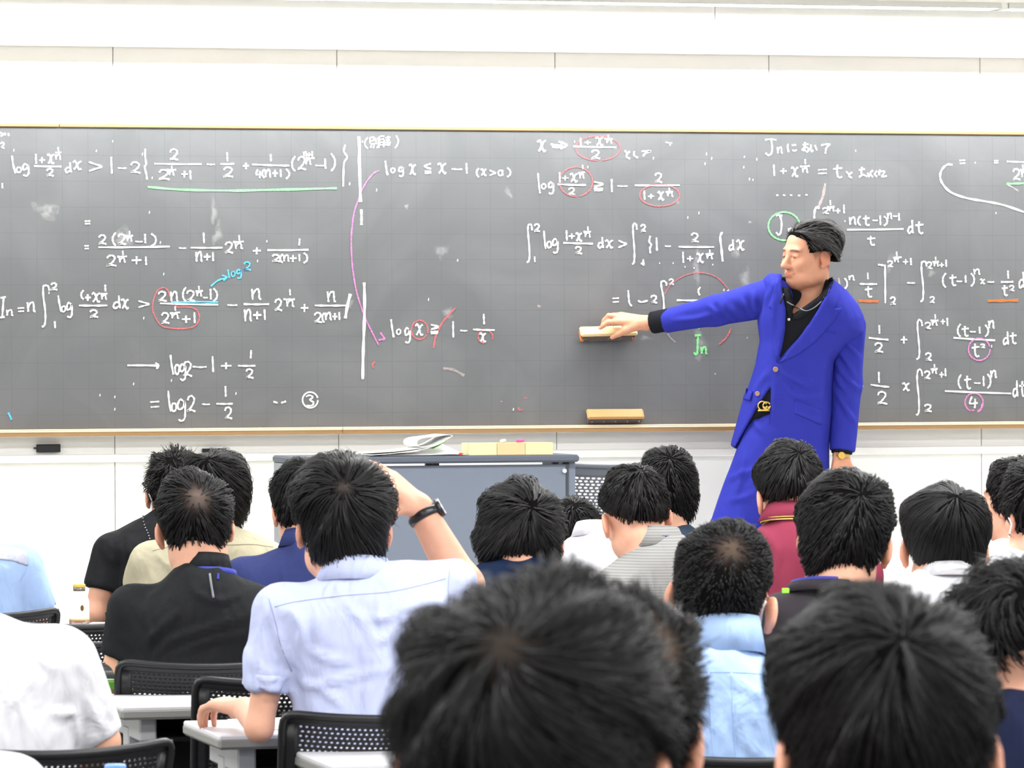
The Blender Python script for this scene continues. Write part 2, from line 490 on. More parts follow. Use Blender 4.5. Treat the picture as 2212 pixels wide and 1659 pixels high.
b = MB(); b.box(((X0+X1)/2, Y0-.05, CEIL/2), ((X1-X0)/2, .05, CEIL/2)); structure(b.obj('wall_back', M_wall))
# front wall: tall white panels with fine joints between them
seam = [W(x, 140, YW)[0] for x in (244, 728, 1199, 1661, 2117)]
pw = (seam[-1]-seam[0])/4
xs = [X0]+[s for s in [seam[0]-pw*k for k in range(6, 0, -1)] if s > X0+.1]+seam+[s for s in [seam[-1]+pw*k for k in range(1, 6)] if s < X1-.1]+[X1]
b = MB()
for a, c in zip(xs[:-1], xs[1:]): b.box(((a+c)/2, YW+.04, CEIL/2), ((c-a)/2-.0014, .04, CEIL/2), bev=.002)
b.box(((X0+X1)/2, YW+.05, CEIL/2), ((X1-X0)/2, .035, CEIL/2))
structure(b.obj('wall_front', M_wall))
b = MB(); xj = W(1545, 60, YW-.13)[0]
for a, c in ((X0, xj), (xj, X1)): b.box(((a+c)/2, YW-.065, (ZB+CEIL)/2), ((c-a)/2-.001, .065, (CEIL-ZB)/2), bev=.003)
structure(b.obj('trim_1', M_wall))
za, zb_ = W(CX, 973, YW-.04)[2], W(CX, 990, YW-.04)[2]
b = MB(); b.box(((X0+X1)/2, YW-.02, (za+zb_)/2), ((X1-X0)/2, .02, (za-zb_)/2), bev=.003); structure(b.obj('trim_2', M_white))
PLAT = .28
YP = YW-3.0
b = MB(); b.box(((X0+X1)/2, (YP+YW)/2, PLAT/2), ((X1-X0)/2, (YW-YP)/2, PLAT/2), bev=.01); structure(b.obj('floor_platform', mat('platform_vinyl', srgb(200, 198, 190), rough=.5)))
# strip lamps in the ceiling just before the soffit
M_glow = bpy.data.materials.new('lamp_diffuser'); M_glow.use_nodes = True
_p = M_glow.node_tree.nodes['Principled BSDF']; _p.inputs['Emission Color'].default_value = (1, 1, .995, 1); _p.inputs['Emission Strength'].default_value = 52
yl = YW-.13-.30
for i, (xa, xb, lab) in enumerate(((W(-700, 5, yl)[0], W(2152, 5, yl)[0], 'long white ceiling strip light running above most of the chalkboard'),
                                  (W(2168, 5, yl)[0], W(2168, 5, yl)[0]+2.6, 'white ceiling strip light at the top right corner, beyond the slanted gap'))):
    t = thing('ceiling_light', lab, 'light', ((xa+xb)/2, yl, CEIL-.012), group='strip lights before the chalkboard')
    bb = MB(); bb.box(((xa+xb)/2, yl, CEIL-.012), ((xb-xa)/2-.012, .052, .008)); bb.obj('diffuser', M_glow, t)
    bb = MB()
    for s_ in (-1, 1): bb.box(((xa+xb)/2, yl+s_*.058, CEIL-.0115), ((xb-xa)/2, .006, .0115))
    for x_ in (xa+.006, xb-.006): bb.box((x_, yl, CEIL-.0115), (.006, .058, .0115))
    bb.obj('frame', M_white, t)

# ------------------------------------------------------------------ chalkboard
xl, xr = W(-560, 600, YB)[0], W(2840, 600, YB)[0]
zt, zbt = W(CX, 282.8, YB)[2], W(CX, 919, YB)[2]
zft = W(CX, 274.3, YB-.02)[2]
board = thing('chalkboard', 'long dark grey chalkboard covered in chalk integrals on the white front wall', 'chalkboard', ((xl+xr)/2, YB, zbt))
M = bpy.data.materials.new('chalkboard_grey'); M.use_nodes = True; nt = M.node_tree; B = nt.nodes['Principled BSDF']; L = nt.links
B.inputs['Roughness'].default_value = .62; B.inputs['Specular IOR Level'].default_value = .35
tc = nt.nodes.new('ShaderNodeTexCoord'); mp = nt.nodes.new('ShaderNodeMapping'); mp.inputs['Rotation'].default_value = (-math.pi/2, 0, 0); mp.inputs['Location'].default_value = (.035, .02, 0)
L.new(tc.outputs['Object'], mp.inputs[0])
br = nt.nodes.new('ShaderNodeTexBrick'); br.offset = 0; br.inputs['Scale'].default_value = 1; br.inputs['Brick Width'].default_value = .1; br.inputs['Row Height'].default_value = .1
br.inputs['Mortar Size'].default_value = .0011; br.inputs['Mortar Smooth'].default_value = .3
br.inputs['Color1'].default_value = br.inputs['Color2'].default_value = (0, 0, 0, 1); br.inputs['Mortar'].default_value = (1, 1, 1, 1)
L.new(mp.outputs[0], br.inputs['Vector'])
n1 = nt.nodes.new('ShaderNodeTexNoise'); n1.inputs['Scale'].default_value = 2.2; n1.inputs['Detail'].default_value = 6; n1.inputs['Distortion'].default_value = 1.2; L.new(tc.outputs['Object'], n1.inputs['Vector'])
r1 = nt.nodes.new('ShaderNodeValToRGB'); r1.color_ramp.elements[0].position = .42; r1.color_ramp.elements[1].position = .8
r1.color_ramp.elements[0].color = (.120, .125, .130, 1); r1.color_ramp.elements[1].color = (.155, .159, .164, 1); L.new(n1.outputs['Fac'], r1.inputs[0])
mx = nt.nodes.new('ShaderNodeMixRGB'); mx.inputs[2].default_value = (.088, .093, .098, 1)
mt_ = nt.nodes.new('ShaderNodeMath'); mt_.operation = 'MULTIPLY'; mt_.inputs[1].default_value = .55
L.new(br.outputs['Color'], mt_.inputs[0]); L.new(mt_.outputs[0], mx.inputs[0]); L.new(r1.outputs[0], mx.inputs[1]); L.new(mx.outputs[0], B.inputs['Base Color'])
b = MB(); b.box(((xl+xr)/2, YB+.03, (zt+zbt)/2), ((xr-xl)/2, .03, (zt-zbt)/2)); b.obj('writing_surface', M, board)
M_frame = mat('board_frame_wood', srgb(164, 134, 98), rough=.6, spec=.3, var=.05, vscale=5)
M_tray = mat('board_tray_bronze', srgb(176, 138, 92), rough=.35, spec=.5, var=.04, vscale=5)
j1, j2 = W(128, 270, YB)[0], W(735, 930, YB)[0]
b = MB()
for a, c in ((xl, j1), (j1, xr)): b.box(((a+c)/2, YB+.016, (zt+zft)/2), ((c-a)/2-.0015, .022, (zft-zt)/2+.0005), bev=.003)
b.obj('frame', M_frame, board)
zta = W(CX, 919.6, YB-.03)[2]
b = MB()
for a, c in ((xl, j2), (j2, xr)):
    xm, hx = (a+c)/2, (c-a)/2-.0012
    b.box((xm, YB-.018, zta-.009), (hx, .018, .009), bev=.002)        # tray floor
    b.box((xm, YB-.036, zta-.0165), (hx, .004, .0105), bev=.002)      # lower apron
b.obj('tray', M_tray, board)
M_lip = mat('tray_lip_brass', srgb(232, 212, 176), rough=.3, spec=.5)
b = MB()
for a, c in ((xl, j2), (j2, xr)):
    xm, hx = (a+c)/2, (c-a)/2-.0012
    b.box((xm, YB-.0425, zta-.0020), (hx, .0045, .0024), bev=.0012); b.box((xm, YB-.0440, zta-.0085), (hx, .0050, .0026), bev=.0012); b.box((xm, YB-.040, zta-.0052), (hx, .0045, .004))
b.obj('tray_lip', M_lip, board)
for x in (244, 728, 1199, 1661, 2117):
    p = W(x, 272, YB); bb = MB(); bb.box((p[0], YB+.005, zft+.004), (.02, .012, .0045), bev=.002); bb.obj('fixing_clip', M_white, board)

# ------------------------------------------------------------------ chalk writing, stroke by stroke
GL = {
 '1': [[(.45, 0), (.5, .5), (.6, 1)]], 'l': [[(.15, 0), (.4, .5), (.8, 1)]],
 '2': [[(.05, .28), (.2, .06), (.55, 0), (.85, .18), (.75, .48), (.4, .78), (.05, .97), (.2, .93), (.5, .9), (1, 1)]],
 '+': [[(0, .5), (1, .48)], [(.5, 0), (.48, 1)]], '-': [[(0, .4), (.5, .6), (1, .5)]], '=': [[(0, .1), (1, 0)], [(.05, 1), (1, .9)]],
 '(': [[(1, 0), (.3, .25), (.1, .5), (.3, .78), (1, 1)]], ')': [[(0, 0), (.7, .25), (.9, .5), (.7, .78), (0, 1)]],
 'x': [[(0, .18), (.25, .02), (.45, .3), (.6, .75), (.8, 1), (1, .88)], [(1, .05), (.7, .2), (.45, .6), (.15, 1)]],
 'n': [[(.05, 0), (.12, .5), (.15, 1)], [(.15, .55), (.4, .1), (.7, .02), (.8, .4), (.82, .9), (1, .95)]],
 'o': [[(.6, .05), (.15, .2), (.05, .65), (.4, 1), (.85, .75), (.9, .3), (.55, .03)]],
 'g': [[(.75, .12), (.35, 0), (.08, .25), (.25, .48), (.65, .35), (.8, .08), (.85, .5), (.8, .85), (.5, 1), (.15, .92)]],
 'd': [[(.7, 0), (.75, .5), (.85, .98)], [(.72, .55), (.35, .5), (.05, .75), (.25, 1), (.7, .8)]],
 't': [[(.45, 0), (.42, .5), (.5, .9), (.75, 1), (.95, .92)], [(0, .33), (.5, .28), (1, .26)]],
 'S': [[(1, .14), (.85, .02), (.5, 0), (.3, .06), (.3, .25), (.5, .6), (.55, .85), (.4, .97), (.1, 1)]],
 'J': [[(0, .03), (.5, 0), (1, .02)], [(.55, .03), (.62, .5), (.55, .88), (.3, 1), (.05, .85)]],
 'I': [[(.1, .05), (1, 0)], [(.6, .03), (.5, .5), (.4, .97)], [(0, 1), (.8, .97)]],
 '>': [[(0, 0), (.5, .25), (1, .5), (.5, .75), (0, 1)]],
 'G': [[(.05, 0), (1, .28), (.05, .55)], [(0, .8), (1, .78)], [(.05, 1), (.95, .97)]],
 'L': [[(.95, 0), (.05, .3), (.95, .55)], [(.1, .8), (1, .78)], [(.1, 1), (1, .97)]],
 '4': [[(.3, 0), (.02, .55), (.5, .6), (1, .55)], [(.7, .2), (.72, .6), (.65, 1)]],
 '3': [[(.1, .15), (.5, 0), (.85, .2), (.5, .45), (.9, .65), (.7, .95), (.1, .95)]],
}
M_chalk = {}
def chalkmat(key, rgb, dens, sc=160):
    M = bpy.data.materials.new('chalk_'+key); M.use_nodes = True; nt = M.node_tree; b = nt.nodes['Principled BSDF']
    b.inputs['Base Color'].default_value = srgb(*rgb); b.inputs['Roughness'].default_value = 1; b.inputs['Specular IOR Level'].default_value = 0
    tc = nt.nodes.new('ShaderNodeTexCoord'); n = nt.nodes.new('ShaderNodeTexNoise'); n.inputs['Scale'].default_value = sc; n.inputs['Detail'].default_value = 3
    r = nt.nodes.new('ShaderNodeMapRange'); r.inputs[1].default_value = .3; r.inputs[2].default_value = .62; r.inputs[3].default_value = dens[0]; r.inputs[4].default_value = dens[1]
    nt.links.new(tc.outputs['Object'], n.inputs['Vector']); nt.links.new(n.outputs['Fac'], r.inputs[0]); nt.links.new(r.outputs[0], b.inputs['Alpha'])
    M_chalk[key] = M
chalkmat('white', (250, 250, 248), (.75, 1)); chalkmat('green', (140, 226, 150), (.6, .95)); chalkmat('pink', (222, 140, 198), (.35, .9))
chalkmat('red', (222, 120, 124), (.25, .8)); chalkmat('orange', (255, 112, 62), (.85, 1)); chalkmat('blue', (96, 190, 245), (.8, 1)); chalkmat('faint', (205, 190, 190), (.08, .42))
chalkmat('dust', (205, 205, 205), (.0, .15), 45)
class Chalk:
    def __init__(s, ox, oy, k): s.o = (ox, oy, k); s.S = {}
    def px(s, p): return s.o[0]+p[0]*s.o[2], s.o[1]+p[1]*s.o[2]
    def st(s, pts, c='white', wd=3.7):
        s.S.setdefault(c, []).append(([s.px(p) for p in pts], wd)); return s
    def g(s, spec, c='white', wd=3.6):
        for it in spec:
            ch, x0, y0, x1, y1 = it[:5]
            if ch == '_': s.st([(x0, y0), ((x0+x1)/2, (y0+y1)/2+1.5), (x1, y1)], c, wd); continue
            for stroke in GL[ch]:
                P = [(x0+(x1-x0)*a+random.uniform(-.02, .02)*(x1-x0), y0+(y1-y0)*b_+random.uniform(-.015, .015)*(y1-y0)) for a, b_ in stroke]
                s.st(P, c, wd*(.82 if (y1-y0)*s.o[2] < 14 else 1))
        return s
    def oval(s, cx, cy, rx, ry, c, wd=3., a0=0, a1=345):
        return s.st([(cx+rx*math.cos(math.radians(a)), cy+ry*math.sin(math.radians(a))) for a in np.linspace(a0, a1, 22)], c, wd)
    def dots(s, L_, c='white', wd=5):
        for x, y in L_: s.st([(x-2/s.o[2]*.5, y), (x+2/s.o[2]*.5, y+1)], c, wd)
        return s
    def done(s, label=None):
        for c, strokes in s.S.items():
            b = MB()
            for P, wd in strokes:
                Q = spline(P, 5) if len(P) > 2 else spline([P[0], ((P[0][0]+P[1][0])/2, (P[0][1]+P[1][1])/2), P[1]], 4)
                q = np.array([W(x, y, YB) for x, y in Q])
                t = np.gradient(q, axis=0); t /= np.linalg.norm(t, axis=1, keepdims=True)+1e-9
                nrm = np.stack([-t[:, 2], 0*t[:, 0], t[:, 0]], 1)
                hw = wd/545/2*(1+.22*np.sin(np.arange(len(q))*1.3+random.uniform(0, 6))+rng.uniform(-.12, .12, len(q)))
                q[:, 1] = YB-.0008-random.uniform(0, .0004)
                b.grid(np.stack([q-nrm*hw[:, None], q+nrm*hw[:, None]], 1), np.array([0, -.0006, 0]))
            o = b.obj('chalk_lettering', M_chalk[c], board)
            names = {'green': 'green chalk line', 'pink': 'pink chalk mark', 'red': 'red chalk ring', 'orange': 'orange chalk underline', 'blue': 'blue chalk note', 'faint': 'faint rubbed chalk'}
            if c in names: o['label'] = names[c]
A = Chalk(0, 260, 780/2212)
A.st([(0, 75), (18, 85), (4, 98)]).st([(30, 75), (31, 92)]).st([(50, 78), (54, 96)]).g([('2', 3, 135, 27, 172), ('1', 8, 385, 20, 415)])
A.g([('l', 68, 215, 100, 325), ('o', 100, 285, 132, 320), ('g', 135, 268, 182, 340), ('_', 208, 280, 375, 283), ('1', 212, 205, 228, 265), ('+', 240, 225, 275, 262), ('x', 290, 205, 330, 265), ('1', 350, 163, 362, 190), ('_', 338, 198, 375, 196), ('n', 338, 210, 374, 240), ('2', 285, 298, 328, 340), ('d', 398, 258, 442, 320), ('x', 446, 248, 497, 302), ('>', 545, 255, 622, 310), ('1', 670, 225, 695, 325), ('-', 720, 285, 775, 300), ('2', 798, 256, 860, 322)])
A.st([(890, 175), (888, 215), (895, 268), (886, 285), (896, 330), (900, 363)])
A.g([('2', 1038, 178, 1092, 242), ('_', 945, 266, 1235, 268), ('2', 973, 303, 1037, 362), ('1', 1046, 278, 1058, 298), ('_', 1022, 303, 1078, 303), ('n', 1033, 310, 1068, 336), ('+', 1110, 310, 1150, 350), ('1', 1158, 306, 1174, 362), ('-', 1268, 264, 1315, 276), ('1', 1382, 195, 1400, 250), ('_', 1350, 268, 1434, 266), ('2', 1368, 288, 1428, 346), ('+', 1488, 258, 1524, 300), ('1', 1652, 206, 1665, 252), ('_', 1545, 270, 1772, 278), ('4', 1568, 300, 1602, 352), ('(', 1605, 300, 1620, 352), ('n', 1622, 302, 1660, 348), ('+', 1668, 302, 1702, 346), ('1', 1712, 300, 1726, 346), (')', 1752, 298, 1774, 358), ('(', 1786, 220, 1808, 312), ('2', 1824, 224, 1874, 302), ('n', 1858, 193, 1880, 222), ('+', 1882, 198, 1904, 222), ('1', 1908, 188, 1916, 222), ('_', 1858, 232, 1926, 230), ('n', 1870, 240, 1906, 270), ('-', 1932, 270, 1986, 284), ('1', 1982, 235, 2002, 298), (')', 2028, 203, 2054, 312)])
A.st([(2115, 148), (2106, 190), (2126, 226), (2106, 268), (2102, 405)]).dots([(2140, 388), (932, 352), (872, 207), (84, 183), (690, 128), (915, 563), (590, 187)])
A.st([(905, 408), (1100, 424), (1400, 431), (1700, 425), (2063, 416)], 'green', 4.6)
A.g([('=', 518, 616, 552, 634), ('=', 517, 768, 544, 786), ('2', 603, 703, 652, 757), ('(', 688, 688, 708, 767), ('2', 722, 698, 772, 760), ('1', 788, 678, 798, 700), ('_', 768, 708, 814, 706), ('n', 776, 715, 810, 740), ('-', 828, 735, 874, 750), ('1', 882, 696, 896, 753), (')', 926, 693, 958, 772), ('_', 603, 778, 1040, 773), ('2', 652, 828, 712, 892), ('1', 746, 798, 758, 825), ('_', 718, 835, 777, 833), ('n', 728, 842, 770, 870), ('+', 806, 833, 867, 882), ('1', 886, 835, 902, 886), ('-', 1095, 775, 1140, 790), ('1', 1238, 688, 1258, 752), ('_', 1168, 780, 1362, 780), ('n', 1198, 806, 1240, 866), ('+', 1248, 815, 1290, 857), ('1', 1297, 808, 1312, 863), ('2', 1378, 746, 1427, 813), ('1', 1457, 703, 1472, 735), ('_', 1428, 745, 1492, 742), ('n', 1438, 753, 1487, 787), ('+', 1548, 778, 1597, 820), ('1', 1845, 725, 1822, 766), ('_', 1638, 795, 1889, 793), ('2', 1666, 823, 1714, 864), ('(', 1714, 820, 1732, 872), ('n', 1735, 825, 1772, 864), ('+', 1775, 825, 1815, 866), ('1', 1827, 820, 1840, 863), (')', 1860, 812, 1884, 874)])
A.dots([(982, 748), (1634, 741), (1577, 861)]).st([(2200, 100), (2203, 300), (2206, 500)], wd=5.5)
A.done()
A = Chalk(0, 560, 780/2212)
A.g([('I', 0, 230, 36, 356), ('n', 38, 310, 80, 346), ('=', 108, 298, 147, 320), ('n', 164, 263, 217, 322), ('S', 250, 158, 302, 412), ('2', 312, 146, 350, 187), ('1', 328, 380, 344, 422), ('l', 352, 223, 382, 322), ('o', 377, 285, 402, 322), ('g', 405, 268, 447, 356), ('(', 495, 190, 512, 246), ('+', 520, 215, 555, 256), ('x', 563, 205, 612, 262), ('1', 637, 156, 652, 196), ('_', 617, 212, 657, 210), ('n', 620, 218, 654, 246), ('_', 484, 283, 657, 283), ('2', 550, 312, 600, 354), ('d', 693, 223, 742, 302), ('x', 742, 243, 787, 302), ('>', 848, 255, 914, 294), ('2', 968, 198, 1020, 257), ('n', 1043, 198, 1092, 257), ('(', 1118, 173, 1138, 260), ('2', 1143, 193, 1194, 257), ('1', 1212, 163, 1224, 186), ('_', 1198, 195, 1242, 193), ('n', 1203, 200, 1237, 226), ('-', 1243, 229, 1272, 241), ('1', 1282, 183, 1298, 246), (')', 1308, 178, 1332, 257), ('_', 980, 270, 1336, 278), ('2', 988, 328, 1037, 392), ('1', 1066, 288, 1080, 316), ('_', 1040, 331, 1102, 325), ('n', 1048, 335, 1097, 362), ('+', 1113, 345, 1167, 390), ('1', 1182, 325, 1200, 391)])
A.dots([(300, 205), (880, 360), (1003, 90), (612, 832), (703, 843), (703, 918), (1050, 742), (818, 763), (1445, 822)])
A.st([(1048, 262), (1200, 260), (1335, 262)], 'blue', 3.4)
A.st([(1045, 240), (1030, 195), (1003, 174), (965, 192), (940, 250), (936, 312), (960, 370), (1000, 412), (1100, 425), (1182, 414), (1215, 380), (1220, 342), (1200, 307), (1150, 292), (1085, 292), (1060, 265)], 'red', 2.6)
A.g([('-', 1392, 275, 1453, 287), ('n', 1538, 183, 1600, 247), ('_', 1492, 275, 1648, 275), ('n', 1496, 308, 1542, 380), ('+', 1550, 318, 1602, 367), ('1', 1612, 308, 1630, 372), ('2', 1683, 246, 1728, 314), ('1', 1768, 183, 1784, 221), ('_', 1736, 245, 1805, 245), ('n', 1753, 252, 1802, 290), ('+', 1843, 275, 1887, 322), ('n', 2003, 198, 2057, 262), ('_', 1928, 283, 2122, 283), ('2', 1923, 328, 1972, 387), ('(', 1973, 328, 1986, 387), ('n', 1990, 328, 2032, 372), ('+', 2035, 330, 2067, 372), ('1', 2072, 323, 2084, 372)])
A.st([(2146, 212), (2128, 285), (2115, 362)], wd=6)
A.st([(780, 650), (880, 650), (970, 652)]).st([(952, 634), (971, 652), (958, 671)])
A.g([('l', 1040, 588, 1068, 708), ('o', 1070, 640, 1100, 706), ('g', 1098, 643, 1142, 740), ('2', 1123, 628, 1177, 716), ('-', 1180, 648, 1266, 670), ('1', 1290, 593, 1316, 692), ('+', 1353, 633, 1417, 674), ('1', 1545, 556, 1528, 608), ('_', 1458, 652, 1564, 652), ('2', 1506, 673, 1552, 727), ('=', 920, 872, 974, 906), ('l', 1026, 806, 1050, 932), ('o', 1050, 878, 1082, 932), ('g', 1083, 858, 1142, 992), ('2', 1146, 838, 1197, 932), ('-', 1238, 880, 1286, 896), ('1', 1372, 778, 1390, 842), ('_', 1326, 885, 1425, 885), ('2', 1376, 908, 1422, 977)])
A.st([(1675, 872), (1700, 880)]).st([(1722, 880), (1752, 870)]).oval(1900, 862, 47, 48, 'white', 3.2).g([('3', 1868, 832, 1926, 900)], wd=3.2)
A.st([(1292, 165), (1335, 130), (1388, 112)], 'blue', 3.2).st([(1360, 98), (1390, 110), (1368, 130)], 'blue', 3.2).g([('l', 1394, 63, 1408, 114), ('o', 1415, 73, 1442, 106), ('g', 1447, 63, 1482, 117), ('2', 1492, 18, 1537, 66)], 'blue', 3.2)
A.st([(50, 940), (60, 960), (70, 982)], 'blue', 4)
A.done()
A = Chalk(740, 260, 500/2212)
A.st([(155, 155), (160, 400), (166, 600), (172, 780)], wd=5.6).st([(178, 850), (180, 930), (179, 1000)], wd=5.2)
for P in ([(240, 162), (215, 200), (215, 240), (240, 270)], [(262, 165), (262, 220)], [(262, 167), (302, 162), (298, 195)], [(262, 197), (300, 192)], [(278, 222), (268, 265)], [(270, 225), (300, 225), (294, 268)], [(318, 172), (319, 228)], [(338, 165), (341, 220), (340, 256), (324, 260)],
          [(345, 165), (372, 150), (398, 152)], [(352, 172), (350, 220), (345, 262)], [(352, 186), (395, 184), (392, 256)], [(352, 210), (392, 208)], [(350, 234), (392, 232)], [(408, 168), (456, 160)], [(412, 192), (452, 186)], [(404, 215), (462, 210)], [(432, 150), (434, 200), (436, 246)], [(408, 236), (456, 232)], [(512, 145), (532, 190), (522, 235), (500, 266)]): A.st(P, wd=3)
A.g([('l', 402, 385, 436, 522), ('o', 460, 453, 502, 502), ('g', 533, 448, 587, 535), ('x', 636, 418, 697, 518), ('L', 778, 413, 847, 507), ('x', 910, 408, 988, 508), ('-', 1040, 455, 1147, 478), ('1', 1170, 408, 1198, 508), ('(', 1278, 458, 1302, 542), ('x', 1320, 463, 1372, 528), ('>', 1405, 478, 1462, 527), ('o', 1486, 473, 1530, 530), ('1', 1520, 473, 1538, 530), (')', 1573, 453, 1607, 542)])
A.dots([(325, 665), (68, 605)], wd=6).dots([(190, 205)])
A.st([(350, 482), (300, 502), (240, 570), (190, 655), (150, 760), (112, 870), (92, 1000), (82, 1150), (88, 1327), (100, 1450), (130, 1625), (180, 1790), (245, 1950), (345, 2150)], 'pink', 2.9)
A.g([('x', 1868, 188, 1938, 297)]).st([(1988, 228), (2040, 236), (2090, 234)]).st([(2000, 250), (2060, 256), (2112, 250)]).st([(2062, 204), (2110, 222), (2140, 240), (2110, 258), (2078, 270)])
A.done()
A = Chalk(740, 540, 500/2074)
A.st([(338, 738), (356, 765), (376, 799), (350, 800), (322, 808)], 'pink', 3.6)
A.st([(193, 292), (197, 500), (190, 750), (183, 950), (180, 1157)], wd=6)
A.g([('l', 428, 623, 466, 782), ('o', 483, 708, 522, 757), ('g', 553, 698, 612, 833), ('x', 653, 663, 718, 763), ('G', 788, 668, 858, 748), ('1', 980, 638, 1000, 782), ('-', 1055, 714, 1117, 732), ('1', 1250, 573, 1280, 667), ('_', 1168, 712, 1362, 717), ('x', 1228, 743, 1282, 823)])
A.oval(690, 715, 73, 85, 'red', 2.8, 30, 380).st([(1010, 520), (900, 640), (852, 730), (826, 800), (815, 877)], 'red', 3.6).oval(1280, 778, 65, 58, 'red', 2.6, 100, 380)
A.st([(292, 1003), (270, 1018), (276, 1058)], 'red', 3.6).st([(1570, 1415), (1588, 1436), (1612, 1430)], 'red', 3.2).st([(1620, 1325), (1640, 1323), (1656, 1326)], 'red', 1.8).st([(1415, 1358), (1432, 1356)], 'pink', 2)
A.st([(1750, 512), (1758, 506), (1768, 514)], 'faint', 7).dots([(1030, 92), (770, 443), (1530, 1428)])
A.st([(900, 1060), (990, 1072), (1090, 1125)], 'faint', 5)
A.done()
A = Chalk(1100, 270, 540/2212)
A.g([('x', 248, 133, 322, 233)]).st([(366, 172), (410, 182), (466, 184)]).st([(378, 194), (430, 200), (482, 194)]).st([(438, 146), (480, 160), (508, 180), (480, 200), (458, 208)])
A.g([('1', 620, 113, 642, 182), ('+', 666, 138, 722, 174), ('x', 763, 106, 830, 182), ('1', 870, 88, 882, 114), ('_', 843, 122, 914, 125), ('n', 860, 130, 910, 160), ('_', 566, 190, 947, 198), ('2', 726, 223, 802, 297)])
A.oval(785, 206, 197, 108, 'red', 2.4, 92, 440)
for P in ([(1020, 225), (1035, 240), (1046, 257)], [(1066, 234), (1040, 260), (1040, 285), (1068, 298)], [(1105, 233), (1104, 268), (1138, 290)], [(1170, 233), (1252, 231), (1208, 248), (1182, 276)]): A.st(P, wd=3.8)
A.dots([(1275, 293), (1745, 255), (1790, 295), (1732, 342), (2190, 303), (2075, 375), (1678, 778), (1580, 818), (695, 372), (578, 148), (2125, 478)]).st([(1382, 152), (1410, 158), (1442, 160)], 'faint', 4).st([(1415, 170), (1430, 182)], 'faint', 4)
A.g([('l', 250, 428, 278, 608), ('o', 283, 518, 327, 567), ('g', 343, 508, 398, 608), ('1', 436, 418, 456, 507), ('+', 468, 448, 522, 492), ('x', 538, 428, 602, 502), ('1', 640, 353, 658, 387), ('_', 608, 425, 667, 418), ('n', 618, 432, 664, 472), ('_', 428, 525, 677, 532), ('2', 523, 558, 582, 614), ('G', 748, 503, 830, 580), ('1', 896, 478, 916, 594), ('-', 958, 532, 1047, 550), ('2', 1288, 426, 1352, 508), ('_', 1110, 534, 1507, 533), ('1', 1184, 580, 1208, 662), ('+', 1228, 610, 1280, 652), ('x', 1313, 588, 1367, 664), ('1', 1408, 553, 1422, 582), ('_', 1383, 592, 1447, 590), ('n', 1396, 598, 1450, 632)])
A.oval(590, 502, 147, 130, 'red', 2.4, 88, 440).oval(1330, 622, 176, 96, 'red', 2.6, 82, 440)
A.g([('S', 150, 883, 202, 1214), ('2', 220, 878, 270, 942), ('1', 216, 1163, 234, 1212), ('l', 303, 938, 326, 1097), ('o', 333, 1028, 374, 1087), ('g', 378, 1008, 438, 1132), ('1', 494, 933, 520, 1022), ('+', 526, 960, 582, 1007), ('x', 588, 953, 642, 1028), ('1', 687, 898, 704, 932), ('_', 656, 945, 722, 943), ('n', 666, 953, 720, 992), ('_', 478, 1043, 740, 1050), ('2', 583, 1078, 642, 1140), ('d', 783, 993, 838, 1090), ('x', 848, 1018, 917, 1087), ('>', 966, 1023, 1037, 1084), ('S', 1080, 876, 1130, 1234), ('2', 1163, 883, 1208, 942), ('1', 1178, 1188, 1194, 1246), ('_', 1163, 1225, 1197, 1225)])
A.st([(1246, 982), (1238, 1032), (1256, 1060), (1244, 1090), (1248, 1136)])
A.g([('1', 1290, 998, 1318, 1114), ('-', 1378, 1062, 1430, 1082), ('2', 1608, 958, 1677, 1034), ('_', 1498, 1078, 1812, 1080), ('1', 1524, 1123, 1552, 1222), ('+', 1573, 1158, 1627, 1207), ('x', 1658, 1133, 1717, 1218), ('1', 1766, 1103, 1782, 1132), ('_', 1736, 1142, 1807, 1140), ('n', 1743, 1150, 1802, 1184)])
A.st([(1884, 948), (1866, 990), (1876, 1090), (1888, 1207)], wd=4.6).g([('d', 1943, 1013, 1992, 1110), ('x', 2008, 1018, 2077, 1107)]).dots([(1330, 1222), (1450, 1222), (1555, 1255), (1635, 1265), (1800, 1235)], wd=3)
A.done()
A = Chalk(1220, 560, 440/1921)
A.g([('=', 448, 366, 510, 404)]).st([(597, 293), (602, 360), (608, 410), (630, 443)]).st([(690, 390), (722, 404), (782, 390)]).g([('2', 810, 343, 872, 412)])
A.st([(958, 250), (955, 222), (930, 205), (908, 220), (912, 270), (930, 370), (936, 500)]).g([('2', 983, 188, 1027, 237)]).st([(1278, 263), (1260, 290), (1262, 318), (1272, 340)]).g([('_', 1055, 386, 1330, 388)]).st([(1538, 290), (1545, 318), (1552, 346)])
A.st([(940, 330), (990, 250), (1060, 190), (1150, 145), (1260, 125), (1370, 142), (1460, 190), (1545, 285)], 'red', 1.7).st([(1566, 655), (1530, 730), (1453, 805)], 'red', 2.8).st([(965, 700), (1000, 745), (1042, 782)], 'faint', 3)
A.st([(1225, 720), (1255, 716), (1286, 718)], 'green', 4.6).st([(1256, 720), (1252, 800), (1250, 860), (1242, 898), (1214, 880)], 'green', 4.6).g([('n', 1283, 828, 1342, 892)], 'green', 4.6).dots([(1265, 655), (1720, 740), (1418, 1080)], 'green', 3).dots([(1500, 290), (1632, 292)])
A.done()
A = Chalk(1600, 270, 612/2212)
A.g([('J', 188, 113, 278, 237), ('n', 283, 173, 327, 222)])
